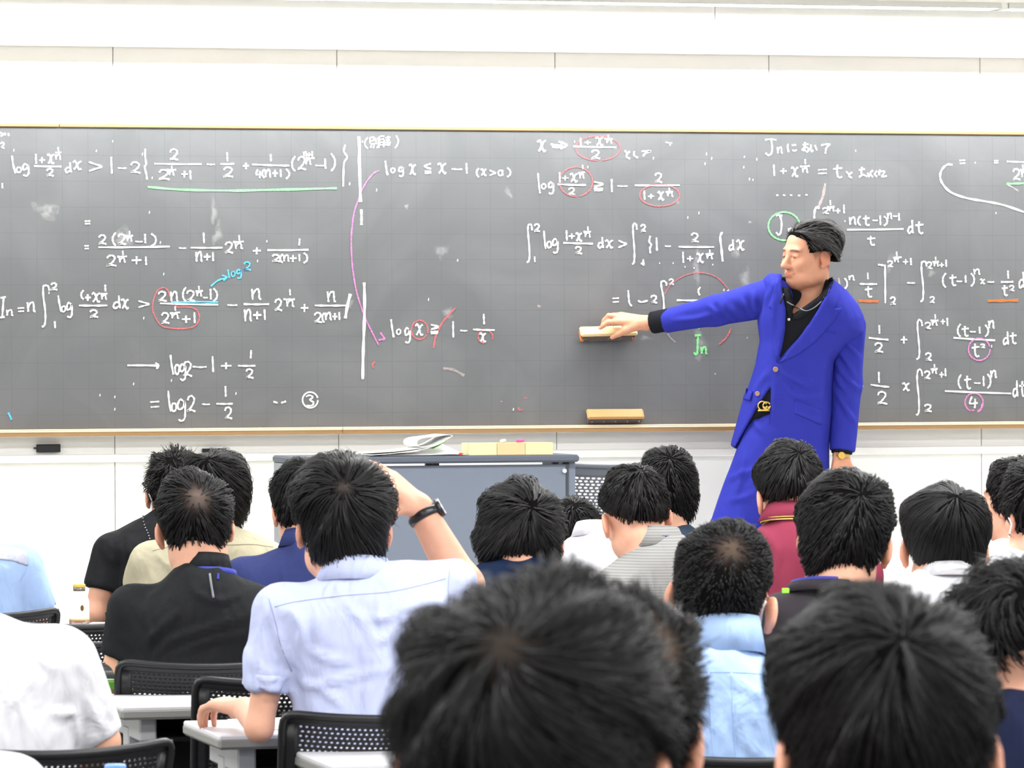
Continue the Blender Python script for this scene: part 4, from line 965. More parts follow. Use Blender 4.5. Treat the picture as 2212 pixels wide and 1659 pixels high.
PP['b2'] = audience('person in khaki shirt with long parted hair, front left behind thinning crown', 13.8,
    [(977, 455, 492), (986, 412, 515), (1000, 403, 526), (1020, 401, 536), (1045, 401, 541), (1075, 403, 540), (1100, 405, 533), (1120, 410, 527), (1137, 420, 520), (1150, 432, 508)], (448, 990),
    [(410, 1130), (362, 1158), (326, 1178), (312, 1215), (300, 1250), (291, 1285), (300, 1420), (600, 1420), (618, 1260), (608, 1180), (578, 1160), (520, 1140), (505, 1125)], C_khaki, hairk=dict(FULL, length=(.6, 1.0), low=.3), neckp=(466, 1150), fold=[[(321.5, 1223.5), (326.6, 1243.8), (331.6, 1264.1)], [(336.7, 1195.7), (359.5, 1218.5), (379.7, 1228.6)]], fw_=(7, .009), seed=2, sl=(322, 1215), sr=(596, 1220))
PP['b3'] = audience('man in black polo with blue lanyard and thinning crown, left of raised arm', 11.1,
    [(1014, 402, 424), (1021, 380, 446), (1029, 366, 458), (1041, 351, 473), (1067, 342, 496), (1092, 340, 502), (1117, 344, 504), (1142, 352, 497), (1168, 364, 489), (1183, 376, 481), (1196, 393, 468), (1203, 412, 448)], (428, 1074),
    [(398, 1205), (380, 1225), (345, 1255), (300, 1272), (275, 1290), (262, 1330), (255, 1380), (265, 1430), (268, 1500), (270, 1640), (590, 1640), (600, 1500), (618, 1430), (626, 1340), (610, 1292), (560, 1258), (520, 1242), (495, 1224), (486, 1205)],
    C_black, face=(0, 6, -6), hairk=dict(SHORT, thin=.26), arms={'L': dict(p=[(288, 1318, 0), (257, 1462, .02), (292, 1434, .24)], sleeve=.72, sr=(.064, .060), r=(.052, .042, .030))}, sr=(590, 1330), collar=(443, 1236, .054, .036, C_black, .22), lanyard=(447, 1243, .067, M_lan, .008), fold=[[(415.2, 1261.5), (430.4, 1284.3), (468.4, 1297.5), (506.3, 1290.6), (557.0, 1269.1)], [(367.1, 1259.0), (329.1, 1289.4), (303.8, 1334.9)], [(298.7, 1401.0), (349.4, 1352.9), (394.9, 1314.9)], [(329.1, 1421.3), (379.7, 1380.8), (481.0, 1347.9), (557.0, 1322.5)], [(316.5, 1340.3), (329.1, 1380.8), (311.4, 1416.2)], [(379.7, 1413.7), (455.7, 1380.8), (544.3, 1370.6)]], fw_=(9, .011), seed=3)
PP['b4'] = audience('man in navy shirt with royal blue collar, half behind raised hand of pale blue shirt', 13.0,
    [(992, 640, 692), (1002, 615, 703), (1020, 597, 714), (1045, 588, 722), (1070, 586, 723), (1095, 591, 720), (1120, 604, 712), (1140, 620, 702), (1152, 634, 690)], (668, 1003),
    [(628, 1150), (610, 1181), (561, 1200), (515, 1214), (503, 1227), (495, 1270), (490, 1420), (800, 1420), (800, 1230), (760, 1190), (720, 1165), (695, 1150)], C_navy, face=(-16, 5, -4), hairk=SHORT, collar=(662, 1172, .058, .030, C_navy, .28), lanyard=(662, 1171, .066, M_royal, .012), seed=4, sl=(522, 1250), sr=(780, 1250))
PP['b5'] = audience('man in pale blue shirt resting his watch hand on his head', 9.5,
    [(986, 725, 758), (994, 678, 795), (1008, 656, 812), (1021, 645, 822), (1048, 637, 838), (1076, 634, 847), (1103, 638, 849), (1130, 648, 843), (1157, 663, 833), (1184, 678, 828), (1205, 687, 824), (1222, 700, 805), (1236, 722, 775)], (743, 1051),
    [(712, 1225), (690, 1247), (640, 1268), (600, 1280), (581, 1292), (576, 1330), (592, 1390), (622, 1446), (630, 1520), (632, 1640), (905, 1640), (912, 1500), (925, 1400), (960, 1335), (968, 1295), (915, 1252), (868, 1238), (840, 1234), (822, 1215)],
    C_ltblue, face=(-10, -4, 3), sh=1.04, hairk=dict(FULL, n=4200, length=(.5, .95), low=.35, thin=.10, scalp=(2.2, 2., 1.8), fuzz=.007), wr=.006,
    arms={'R': dict(p=[(860, 1282, .0), (1000, 1266, .20), (906, 1096, .24)], sleeve=.93, sr=(.068, .062), r=(.052, .043, .030), hand=((-.80, -.1, .66), (.45, -.62, .64), -1), hk=dict(curl=(10, 14, 12), spread=.3, thumb=(.6, .5, -.5))),
          'L': dict(p=[(606, 1322, 0), (560, 1572, -.01), (528, 1531, .30)], sleeve=.66, sr=(.064, .049), extra=[((541, 1416, 9.47), (552, 1478, 9.47), .020, .024)], r=(.040, .027, .026), hand=((-.50, .80, .10), (.0, -.15, 1.), 1), hk=dict(curl=(24, 44, 30), thumb=(.8, .2, -.5), sc=.92))},
    collar=(768, 1243, .063, .030, C_ltblue, .22), res=.0048, fold=[[(739.7, 1297.2), (790.4, 1350.4), (808.1, 1388.4)], [(808.1, 1388.4), (841.0, 1375.7), (886.6, 1322.5)], [(775.2, 1330.1), (828.4, 1335.2), (889.1, 1302.3)], [(633.4, 1314.9), (651.1, 1360.5), (643.5, 1401.0)], [(643.5, 1468.1), (676.5, 1480.8), (739.7, 1466.8), (863.8, 1439.0)], [(656.2, 1474.4), (694.2, 1492.2), (727.1, 1512.4), (744.8, 1532.7)], [(587.8, 1322.5), (600.5, 1370.6), (613.2, 1406.1), (633.4, 1441.5)], [(542.3, 1426.3), (577.7, 1454.2), (628.4, 1461.8)], [(567.6, 1466.8), (595.4, 1479.5), (625.8, 1474.4)], [(663.8, 1401.0), (701.8, 1421.3), (754.9, 1431.4)], [(580.3, 1314.9), (562.5, 1360.5), (554.9, 1401.0)]], fw_=(10, .013), seed=5)
PP['b6'] = audience('person with thick whorled black hair in dark navy top, before the lectern', 10.3,
    [(1037, 1108, 1136), (1043, 1090, 1150), (1054, 1068, 1172), (1076, 1049, 1196), (1103, 1038, 1208), (1130, 1031, 1215), (1157, 1029, 1217), (1184, 1034, 1212), (1200, 1041, 1206), (1211, 1049, 1198), (1217, 1062, 1180)], (1150, 1095),
    [(1085, 1188), (1050, 1208), (1025, 1222), (1005, 1245), (990, 1300), (985, 1420), (990, 1620), (1310, 1620), (1310, 1420), (1300, 1320), (1280, 1287), (1245, 1260), (1204, 1222), (1180, 1200), (1165, 1188)], C_dnavy, face=(0, 18, 0), sh=1.03, hairk=dict(FULL, n=4200), seed=6)
PP['b7'] = audience('person in white shirt bowed low over the desk, only hair and collar showing', 13.3,
    [(1077, 1218, 1250), (1083, 1203, 1268), (1094, 1190, 1281), (1108, 1182, 1293), (1124, 1178, 1304), (1140, 1182, 1300), (1166, 1180, 1300), (1200, 1188, 1292), (1235, 1205, 1270)], (1240, 1088),
    [(1245, 1156), (1262, 1140), (1285, 1128), (1305, 1135), (1321, 1149), (1345, 1170), (1364, 1190), (1388, 1240), (1395, 1420), (1190, 1420), (1195, 1250), (1205, 1180), (1225, 1160)], C_white, face=(-20, 50, -6), dh=.20, neckp=(1262, 1172), hc=(1240, 1172), hairk=dict(SHORT, face=False), collar=(1284, 1152, .050, .026, C_white, .25), T=.12, seed=7)
PP['b8'] = audience('man in grey striped polo with navy lanyard, right of the bowed white shirt', 12.2,
    [(1005, 1355, 1380), (1009, 1342, 1394), (1021, 1318, 1416), (1035, 1308, 1427), (1062, 1299, 1439), (1089, 1299, 1441), (1103, 1306, 1441), (1116, 1326, 1437), (1130, 1348, 1415), (1141, 1366, 1396)], (1388, 1016),
    [(1372, 1170), (1340, 1203), (1302, 1236), (1290, 1260), (1284, 1284), (1280, 1340), (1285, 1480), (1560, 1480), (1560, 1300), (1545, 1220), (1510, 1180), (1475, 1157), (1446, 1140)], C_grey, face=(-12, 14, -8), neckp=(1408, 1168), hairk=dict(SHORT, n=3000), collar=(1420, 1172, .055, .032, C_grey, .3), lanyard=(1424, 1176, .068, M_lannavy, .009), seed=8)
PP['b9'] = audience('person in slate navy top in the front row, behind the grey polo', 14.4,
    [(966, 1428, 1460), (971, 1412, 1466), (981, 1398, 1482), (995, 1387, 1494), (1021, 1380, 1506), (1048, 1378, 1508), (1076, 1379, 1506), (1103, 1384, 1501), (1120, 1390, 1496), (1131, 1400, 1486)], (1450, 988),
    [(1420, 1130), (1380, 1150), (1370, 1200), (1370, 1400), (1540, 1400), (1545, 1200), (1530, 1160), (1508, 1148), (1490, 1132), (1475, 1125)], C_slate, hairk=SHORT, seed=9)
PP['b10'] = audience('man in maroon polo with yellow collar stripes, below the teacher', 11.9,
    [(953, 1692, 1716), (959, 1676, 1734), (974, 1654, 1753), (989, 1643, 1765), (1019, 1632, 1779), (1033, 1628, 1781), (1048, 1631, 1782), (1063, 1641, 1779), (1078, 1654, 1766), (1093, 1674, 1724)], (1728, 976),
    [(1680, 1098), (1660, 1122), (1634, 1138), (1620, 1170), (1612, 1250), (1615, 1480), (1895, 1480), (1900, 1300), (1896, 1260), (1885, 1228), (1870, 1185), (1830, 1142), (1780, 1112), (1745, 1092)], C_maroon, face=(-14, 8, -4), hairk=dict(SHORT, n=3200, length=(.3, .6)), neckp=(1708, 1120), collar=(1708, 1116, .058, .028, C_maroon, .35), fold=[[(1660, 1150), (1680, 1200), (1670, 1260)], [(1870, 1220), (1875, 1250), (1885, 1272)]], fw_=(7, .009), seed=10)
for o_ in (.0, .006):
    ring_band(U(1708, 1121, 11.9)-np.array([0, 0, o_*.9+.004]), np.stack([SIDE, VIEW, np.array([0, 0, 1.])], 1), .0765, .0785, .0014, .01, .0012, .012, M_yellow, 'collar_stripe', PP['b10']['shirt'])
PP['b11'] = audience('man in charcoal T-shirt with tall black hair, right of buzz cut head', 9.25,
    [(1017, 1825, 1850), (1022, 1798, 1870), (1033, 1768, 1894), (1048, 1749, 1909), (1078, 1733, 1923), (1107, 1726, 1928), (1125, 1722, 1930), (1137, 1722, 1928), (1166, 1727, 1915), (1196, 1734, 1897), (1225, 1737, 1876), (1249, 1749, 1857), (1258, 1775, 1842)], (1862, 1066),
    [(1742, 1258), (1696, 1276), (1657, 1285), (1640, 1312), (1630, 1390), (1622, 1470), (1625, 1680), (1960, 1680), (1980, 1480), (1975, 1360), (1950, 1310), (1900, 1285), (1852, 1272), (1822, 1258)], C_char, face=(4, 3, 9), hairk=dict(SHORT, n=4600), collar=(1780, 1276, .066, .012, C_char, .16), lanyard=(1776, 1268, .060, M_lan, .008), seed=11)
PP['b12'] = audience('man with buzz cut in sky blue shirt wearing face mask straps, centre right', 8.45,
    [(1122, 1564, 1588), (1126, 1547, 1606), (1137, 1514, 1628), (1155, 1488, 1646), (1173, 1470, 1657), (1210, 1457, 1668), (1247, 1455, 1667), (1283, 1458, 1655), (1320, 1466, 1636), (1339, 1484, 1624), (1357, 1504, 1613), (1366, 1526, 1604)], (1580, 1184),
    [(1505, 1365), (1475, 1400), (1440, 1425), (1425, 1480), (1415, 1560), (1420, 1720), (1740, 1720), (1735, 1560), (1725, 1480), (1700, 1442), (1675, 1427), (1640, 1408), (1625, 1390), (1618, 1365)], C_sky, face=(6, 4, 9), sh=1.07, ear=1.02, hairk=dict(BUZZ, thin=.20, scalp=(2.2, 1.7, 1.3)), collar=(1563, 1388, .062, .042, C_sky, .16), lanyard=(1562, 1398, .069, M_lannavy, .008), fold=[[(1583.5, 1463.4), (1620.2, 1489.1), (1671.6, 1511.1)], [(1579.9, 1507.5), (1598.2, 1577.2), (1627.6, 1621.3), (1679.0, 1654.3)], [(1546.8, 1555.2), (1565.2, 1588.2), (1572.5, 1632.3)], [(1634.9, 1481.8), (1657.0, 1533.2), (1664.3, 1577.2)]], fw_=(9, .011), seed=12)
PP['b13'] = audience('person in white shirt with smooth round black bowl haircut, against white wall at right', 10.3,
    [(1046, 2032, 2058), (1054, 2003, 2072), (1066, 1982, 2107), (1078, 1968, 2118), (1093, 1953, 2127), (1113, 1945, 2135), (1137, 1947, 2137), (1166, 1956, 2133), (1196, 1969, 2126), (1211, 1976, 2121), (1225, 1985, 2118), (1235, 1992, 2112)], (2068, 1072),
    [(1990, 1224), (1955, 1246), (1900, 1275), (1880, 1320), (1870, 1400), (1870, 1600), (2200, 1600), (2210, 1420), (2200, 1320), (2180, 1280), (2140, 1250), (2110, 1224)], C_white, face=(6, 5, 2), sh=1.03, collar=(2051, 1241, .060, .018, C_white, .2), hairk=dict(FULL, n=4200, length=(.7, 1.1), fuzz=.003, lift=.006, low=.42, swirl=.1), seed=13)
PP['b14'] = audience('person in white shirt turned left with cheek showing, at right edge of the front rows', 12.3,
    [(990, 2170, 2236), (998, 2156, 2256), (1012, 2144, 2272), (1030, 2136, 2284), (1048, 2131, 2290), (1070, 2134, 2292), (1095, 2146, 2290), (1120, 2160, 2282), (1140, 2174, 2270), (1156, 2186, 2252)], (2205, 1012),
    [(2165, 1165), (2125, 1180), (2105, 1212), (2100, 1400), (2330, 1400), (2330, 1225), (2290, 1180), (2235, 1165)], C_white, face=(-50, 0, 0), hairk=dict(SHORT, fcut=.035, fz=.035), hc=(2200, 1084), seed=14)
PP['b15'] = audience('person in white shirt with mask strap behind the ear, at right edge of the photo', 11.0,
    [(1000, 2206, 2290), (1008, 2188, 2312), (1022, 2174, 2328), (1045, 2165, 2340), (1072, 2162, 2346), (1100, 2166, 2346), (1125, 2178, 2340), (1150, 2194, 2328), (1172, 2210, 2306)], (2240, 1030),
    [(2170, 1182), (2135, 1192), (2105, 1225), (2090, 1280), (2090, 1480), (2360, 1480), (2370, 1280), (2330, 1220), (2280, 1190), (2235, 1180)], C_white, face=(-22, 4, 0), hairk=dict(SHORT, fcut=.045, fz=.03), neckp=(2195, 1205), hc=(2250, 1112), seed=15)
PP['b16'] = audience('curly haired man in ink navy shirt at the lower right edge', 6.4,
    [(1224, 2170, 2235), (1231, 2145, 2262), (1245, 2115, 2290), (1265, 2088, 2315), (1285, 2070, 2330), (1310, 2056, 2342), (1345, 2048, 2348), (1380, 2056, 2344), (1410, 2080, 2325), (1430, 2110, 2300), (1446, 2140, 2270)], (2215, 1275),
    [(2165, 1470), (2130, 1505), (2105, 1560), (2100, 1659), (2105, 1900), (2480, 1900), (2480, 1600), (2440, 1530), (2360, 1490), (2290, 1470)], C_inknavy, face=(-26, 6, -4), hairk=dict(length=(.25, .5), lift=.016, fuzz=.013, wid=.0012, n=3200, swirl=1.4, clump=.9), seed=16)
PP['b17'] = audience('large near head of whorled black hair at lower right, one ear at its left', 4.0,
    [(1276, 1880, 1912), (1280, 1852, 1943), (1295, 1796, 1987), (1309, 1763, 2017), (1321, 1745, 2040), (1357, 1712, 2080), (1394, 1692, 2105), (1430, 1681, 2123), (1467, 1676, 2134), (1504, 1673, 2145), (1541, 1672, 2150), (1577, 1686, 2140), (1614, 1703, 2122), (1659, 1718, 2092), (1700, 1738, 2062), (1735, 1790, 2010)], (1950, 1379),
    [(1835, 1700), (1730, 1770), (1650, 1820), (1600, 1920), (1560, 2200), (2250, 2200), (2230, 1920), (2180, 1830), (2100, 1780), (2000, 1700)], C_inknavy, face=(-4, 10, -2), sh=1.03, hairk=dict(FULL, n=9000, wid=.0009, lift=.010, length=(.4, .75), clump=.5), res=.005, seed=17)
PP['b18'] = audience('head with spiky thinning crown, between nearest head and sky blue shirt', 4.5,
    [(1280, 1322, 1378), (1292, 1245, 1404), (1308, 1203, 1449), (1340, 1152, 1488), (1381, 1123, 1503), (1449, 1107, 1510), (1500, 1102, 1513), (1552, 1106, 1508), (1580, 1116, 1497), (1621, 1138, 1474), (1680, 1170, 1446), (1720, 1202, 1418)], (1430, 1400),
    [(1265, 1730), (1160, 1800), (1080, 1850), (1020, 1960), (1010, 2200), (1620, 2200), (1610, 1960), (1560, 1850), (1470, 1800), (1370, 1730)], C_slate, face=(10, 6, 4), ear=1.06, hairk=dict(length=(.18, .34), lift=.010, fuzz=.010, wid=.0010, n=4200, thin=.22, scalp=(3.4, 2.7, 2.1)), res=.005, seed=18)
PP['b19'] = audience('nearest head of ruffled black hair in the bottom centre', 3.4,
    [(1243, 1178, 1214), (1255, 1150, 1232), (1272, 1112, 1262), (1290, 1070, 1295), (1310, 1020, 1328), (1333, 955, 1355), (1364, 916, 1385), (1415, 896, 1412), (1467, 880, 1426), (1518, 858, 1432), (1553, 855, 1432), (1587, 864, 1427), (1621, 874, 1415), (1660, 882, 1402), (1720, 912, 1370), (1765, 965, 1320)], (1090, 1392),
    [(1065, 1740), (950, 1820), (830, 1890), (760, 2000), (750, 2400), (1560, 2400), (1550, 2000), (1480, 1890), (1360, 1820), (1235, 1740)], C_dnavy, face=(0, 6, 3), sh=1.06, hc=(1150, 1655), hairk=dict(n=9000, wid=.0009, lift=.014, fuzz=.006, length=(.35, .7), clump=.8, thin=.16, scalp=(1.3, 1.1, .9), swirl=.5), res=.005, seed=19)
PP['b20'] = audience('person in plain white shirt leaning over at the left edge, before a black chair', 8.75,
    [(1100, -150, -100), (1112, -190, -65), (1135, -212, -45), (1170, -222, -34), (1205, -222, -33), (1240, -210, -42), (1270, -188, -62), (1285, -165, -85)], (-128, 1125),
    [(-165, 1300), (-80, 1312), (0, 1325), (51, 1347), (142, 1360), (170, 1384), (186, 1430), (176, 1500), (164, 1560), (163, 1640), (165, 1760), (-300, 1760), (-320, 1400), (-250, 1320)], C_white, face=(-20, 8, -4), neckp=(-130, 1300), hairk=SHORT, wr=.005,
    arms={'R': dict(p=[(138, 1432, 0), (216, 1602, .03), (190, 1660, .24)], sleeve=.97, sr=(.070, .054), r=(.046, .036, .027))}, fold=[[(108.9, 1537.7), (141.8, 1542.8), (164.6, 1533.9)], [(177.2, 1482.0), (197.5, 1525.1), (220.3, 1565.6), (243.0, 1590.9)], [(162.0, 1542.8), (165.8, 1580.8), (160.8, 1613.7)], [(177.2, 1421.3), (192.4, 1466.8), (202.5, 1504.8)], [(25.3, 1401.0), (75.9, 1416.2), (121.5, 1449.1)]], fw_=(11, .016), seed=20)
PP['b21'] = audience('person in pale blue and grey shirt at the left edge, beyond the white shirt', 13.4,
    [(1000, -130, -95), (1010, -155, -72), (1030, -172, -56), (1060, -178, -50), (1090, -176, -52), (1115, -165, -62), (1135, -145, -82)], (-115, 1015),
    [(-130, 1160), (-60, 1166), (0, 1175), (40, 1181), (60, 1188), (66, 1230), (58, 1300), (60, 1430), (-280, 1430), (-280, 1210), (-220, 1172), (-165, 1160)], C_sky, face=(-15, 12, 0), neckp=(-130, 1160), hairk=SHORT,
    arms={'R': dict(p=[(50, 1222, 0), (96, 1345, .04), (92, 1372, .22)], sleeve=.80, sr=(.058, .052), r=(.044, .036, .028))}, seed=21)
PP['b22'] = audience('white shirted shoulder in the bottom left corner', 6.75,
    [(1300, -250, -210), (1312, -290, -170), (1340, -318, -142), (1390, -328, -130), (1440, -322, -136), (1480, -300, -160), (1505, -270, -190)], (-232, 1320),
    [(-270, 1560), (-190, 1580), (-100, 1600), (-20, 1612), (40, 1628), (68, 1648), (92, 1700), (100, 1900), (-480, 1900), (-480, 1640), (-400, 1600), (-320, 1560)], C_white, face=(-5, 8, 0), neckp=(-230, 1560), hairk=SHORT, seed=22)

# straps, seams and worn things that the photograph shows on single people
def strap(p, pts, r, mt, name, off=.002, flat=.5):
    return surf_line(name, [p['bb'], p['hb']], pts, p['d'], r, mt, p['root'], off, 6, 5, flat)
strap(PP['b12'], [(1651, 1296), (1644, 1312), (1639, 1335), (1637, 1354)], .0028, M_maskw, 'mask_strap', .003)
strap(PP['b15'], [(2181, 1118), (2186, 1135), (2180, 1160)], .0022, M_maskw, 'mask_strap')
strap(PP['b1'], [(322, 1064), (327, 1076), (333, 1090)], .0022, M_maskw, 'mask_strap')
p = PP['b5']
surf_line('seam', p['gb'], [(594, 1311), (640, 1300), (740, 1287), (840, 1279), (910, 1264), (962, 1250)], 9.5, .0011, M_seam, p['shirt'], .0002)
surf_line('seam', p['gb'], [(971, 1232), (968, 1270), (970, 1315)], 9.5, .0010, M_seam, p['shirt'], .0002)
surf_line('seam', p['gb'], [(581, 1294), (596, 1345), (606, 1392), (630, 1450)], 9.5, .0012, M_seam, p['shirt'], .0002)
surf_line('buttonhole', p['gb'], [(1003, 1277), (1017, 1285)], 9.5, .0016, M_lannavy, p['shirt'], .0005)
# rolled cuff of his left sleeve
a0_, a1_ = U(606, 1322, 9.5), U(560, 1572, 9.49); ca, cb = a0_+(a1_-a0_)*.53, a0_+(a1_-a0_)*.675
Cf = SDF(); Cf.sleeve(ca, cb, .0545, .0525).half(ca, ca-cb, k=.008); v_, q_ = Cf.mesh(.0055); v_ = creases(wrinkle(v_, q_, .004, 55, 30), q_, [(545, 1455), (575, 1470), (612, 1462)] and [[(545, 1455), (575, 1470), (612, 1462)], [(540, 1490), (570, 1500), (600, 1488)]], 6, .006); mesh_obj('rolled_cuff', v_, q_, C_ltblue, p['shirt'])
# wrist watch
wp, wd_ = U(912, 1104, 9.735), (U(1000, 1266, 9.70)-U(906, 1096, 9.74)); wd_ = wd_/np.linalg.norm(wd_)
a_ = np.cross(wd_, VIEW); a_ /= np.linalg.norm(a_); b_ = np.cross(wd_, a_); wp = wp+wd_*.012
ringp = [wp+wd_*.0*j+.0335*(a_*math.cos(j)+b_*math.sin(j)*.95) for j in np.linspace(0, 2*math.pi, 40)[:-1]]
t = MB().tube(ringp, .0042, 10, closed=True, flat=2.3, nrm=wd_).obj('wrist_watch', M_watch, PP['b5']['root'], True); t['label'] = 'black link wrist watch'
fc = -a_ if (-a_) @ RIGHT > 0 else a_
b = MB(); Rw = np.stack([np.cross(fc, wd_), wd_, fc], 1)
prof = [(.0195, 0), (.0205, .004), (.0185, .009), (.0165, .010)]
V_ = []; n_ = 28
for r_, z_ in prof:
    for j in range(n_): V_.append(wp+fc*(.031+z_)+r_*(Rw[:, 0]*math.cos(2*math.pi*j/n_)+Rw[:, 1]*math.sin(2*math.pi*j/n_)))
F_ = [(k*n_+j, k*n_+(j+1) % n_, (k+1)*n_+(j+1) % n_, (k+1)*n_+j) for k in range(3) for j in range(n_)]+[tuple(range(3*n_, 4*n_)), tuple(range(n_))[::-1]]
mesh_obj('case', V_, F_, M_watch, t, False)
MB().tube([wp+fc*.0405+.0175*(Rw[:, 0]*math.cos(j)+Rw[:, 1]*math.sin(j)) for j in np.linspace(0, 2*math.pi, 30)[:-1]], .0016, 6, closed=True, nrm=fc).obj('bezel', M_metal, t, True)
# others
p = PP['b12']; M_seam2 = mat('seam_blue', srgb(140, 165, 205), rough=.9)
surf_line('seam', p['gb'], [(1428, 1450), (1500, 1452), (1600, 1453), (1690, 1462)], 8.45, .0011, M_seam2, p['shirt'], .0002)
for x in (1531, 1580): surf_line('pleat', p['gb'], [(x, 1453), (x+3, 1520), (x+8, 1600), (x+12, 1660)], 8.45, .0016, C_sky, p['shirt'], .0004)
p = PP['b3']
surf_line('lanyard', p['gb'], [(453, 1240), (456, 1262), (461, 1292)], 11.1, .0030, mat('lanyard_grey', srgb(120, 122, 128), rough=.7), p['root'], .001, flat=.5)
surf_line('lanyard', p['gb'], [(471, 1240), (470, 1252)], 11.1, .0030, M_lan, p['root'], .001, flat=.5)
p = PP['b2']
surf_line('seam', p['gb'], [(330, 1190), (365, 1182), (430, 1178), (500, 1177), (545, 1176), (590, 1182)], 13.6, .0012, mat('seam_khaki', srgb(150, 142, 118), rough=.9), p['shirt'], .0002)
p = PP['b1']
b = MB(); pts_ = spline([(309, 1114), (313, 1135), (320, 1152), (326, 1170)], 3)
for i, (x, y) in enumerate(pts_):
    q, nn = on_surface(p['gb'], x, y, 14.6, .003); b.lathe([(.0008, -.0026), (.0026, -.0008), (.0026, .0008), (.0008, .0026)], q, 8)
b.obj('chain', M_metal, p['root'])
p = PP['b21']; surf_patch('shoulder_panel', p['gb'], [(-60, 1170), (0, 1179), (40, 1185), (57, 1192), (60, 1222), (30, 1212), (-20, 1206), (-80, 1206)], 13.4, .001, .003, cloth('shirt_lilac_grey', (176, 178, 196)), p['shirt'])
p = PP['b11']; q = U(1697, 1276, 9.13); b = MB(); b.box(q, (.007, .003, .005), bev=.001); o = b.obj('collar_clip', mat('clip_lime', srgb(150, 220, 70), rough=.5), p['root']); o['label'] = 'lime green clip'
# ------------------------------------------------------------------ the teacher in the blue suit
C_blue = mat('suit_blue', srgb(46, 51, 152), rough=.85, spec=.12, bump=[(4.5, .5, .04, (1, 1, .5)), (14, .3, .015, (1, 1, .6)), (900, .15, .001, (1, 1, 1))], var=.05, vscale=40)
C_bshirt = cloth('dress_shirt_black', (26, 27, 31), SOFT)
TY = YB-.44
def tw(px, py, dy=0.): return W(px, py, TY+dy)
dT = proj(tw(1720, 800))[2]
tb = tw(1690, 900)
man = thing('person', 'man in bright blue suit wiping the chalkboard with outstretched arm', 'person', (tb[0], tb[1], PLAT))
tors = [(1690, 592), (1662, 588), (1648, 602), (1640, 640), (1636, 690), (1642, 737), (1631, 788), (1617, 830), (1606, 856), (1591, 914), (1578, 962), (1572, 1120), (1792, 1120), (1792, 960), (1796, 900), (1797, 840), (1802, 780), (1832, 745), (1866, 720), (1866, 684), (1853, 658), (1830, 629), (1803, 606), (1795, 598), (1760, 592), (1720, 592)]
Vcut = [(1690, 575), (1690, 626), (1700, 668), (1697, 712), (1688, 755), (1680, 783), (1700, 757), (1722, 732), (1747, 699), (1768, 666), (1787, 632), (1797, 600), (1797, 575)]
Lcut = [(1667, 820), (1664, 836), (1636, 880), (1610, 926), (1586, 970), (1560, 1140), (1663, 1140), (1663, 900)]
hem = [(1480, 1160), (1480, 958), (1575, 960), (1590, 969), (1660, 985), (1664, 1036), (1720, 1042), (1830, 1036), (1830, 1160)]
J = SDF(); J.inflate(tors, dT, .125, .115, k=.03)
J.prism(Vcut, dT-.35, dT+.05).prism(Lcut, dT-.35, dT+.0).prism(hem, dT-.4, dT+.4)
V, Q = J.mesh(.0072); V = creases(wrinkle(V, Q, .003, 3, 13), Q, [[(1682.5, 799.6), (1716.5, 817.7), (1750.4, 826.7), (1784.3, 815.4)], [(1683.7, 807.5), (1711.9, 851.6), (1752.6, 860.6), (1784.3, 851.6)], [(1693.9, 806.4), (1739.1, 834.6), (1782.0, 833.5)], [(1680.3, 616.5), (1671.2, 654.9), (1667.9, 686.6), (1669.0, 722.7)], [(1648.6, 673.0), (1646.4, 718.2), (1650.9, 763.4)], [(1662.2, 799.6), (1644.1, 822.2), (1621.5, 860.6)], [(1682.5, 593.9), (1664.5, 627.8), (1648.6, 654.9)], [(1716.5, 894.5), (1750.4, 908.1), (1784.3, 912.6)]], 8, .012); jk = mesh_obj('jacket', V, Q, C_blue, man); jb = bvh_of(V, Q)
SR = SDF(); SR.cap(tw(1672, 641, .03), tw(1545, 671, .12), .079, .060, k=.035).sleeve(tw(1545, 671, .12), tw(1433, 695, .235), .060, .0475, k=.02)
V2, Q2 = SR.mesh(.0068); V2 = creases(wrinkle(V2, Q2, .003, 5, 15), Q2, [[(1569.5, 657.2), (1592.1, 677.5), (1617.0, 690.0)], [(1598.9, 645.9), (1617.0, 668.5), (1632.8, 688.8)], [(1452.0, 693.4), (1501.7, 688.8), (1544.7, 677.5)], [(1526.6, 657.2), (1544.7, 673.0), (1558.2, 695.6)], [(1558.2, 650.4), (1562.7, 668.5), (1585.4, 695.6)], [(1626.0, 627.8), (1630.6, 654.9), (1634.0, 677.5)]], 7, .019); mesh_obj('sleeve', V2, Q2, C_blue, jk)
SL = SDF(); SL.cap(tw(1838, 704, -.035), tw(1829, 830, -.035), .061, .060, k=.02).sleeve(tw(1829, 830, -.035), tw(1819, 975, -.075), .060, .0505, k=.02)
V2, Q2 = SL.mesh(.0068); V2 = creases(wrinkle(V2, Q2, .003, 6, 15), Q2, [[(1813.7, 727.3), (1840.8, 752.1), (1861.1, 781.5)], [(1806.9, 752.1), (1829.5, 781.5), (1849.8, 819.9)], [(1801.2, 774.7), (1818.2, 804.1), (1843.0, 831.2), (1856.6, 840.3)], [(1804.6, 842.5), (1829.5, 887.8), (1849.8, 914.9)], [(1804.6, 804.1), (1813.7, 826.7), (1834.0, 851.6)], [(1865.6, 700.1), (1861.1, 731.8), (1863.4, 763.4)]], 7, .019); mesh_obj('sleeve', V2, Q2, C_blue, jk)
Sh = SDF(); tors_s = [(x, min(y, 935)) for x, y in tors]
Sh.inflate(tors_s, dT, .116, .115, k=.03, grow=-.011)
Sh.cap(tw(1676, 640, .02), tw(1545, 671, .12), .06, .05).sleeve(tw(1545, 671, .12), tw(1406, 698, .265), .048, .0445).cap(tw(1836, 705, -.03), tw(1829, 830, -.035), .045, .045).sleeve(tw(1829, 830, -.035), tw(1818, 981, -.075), .045, .042)
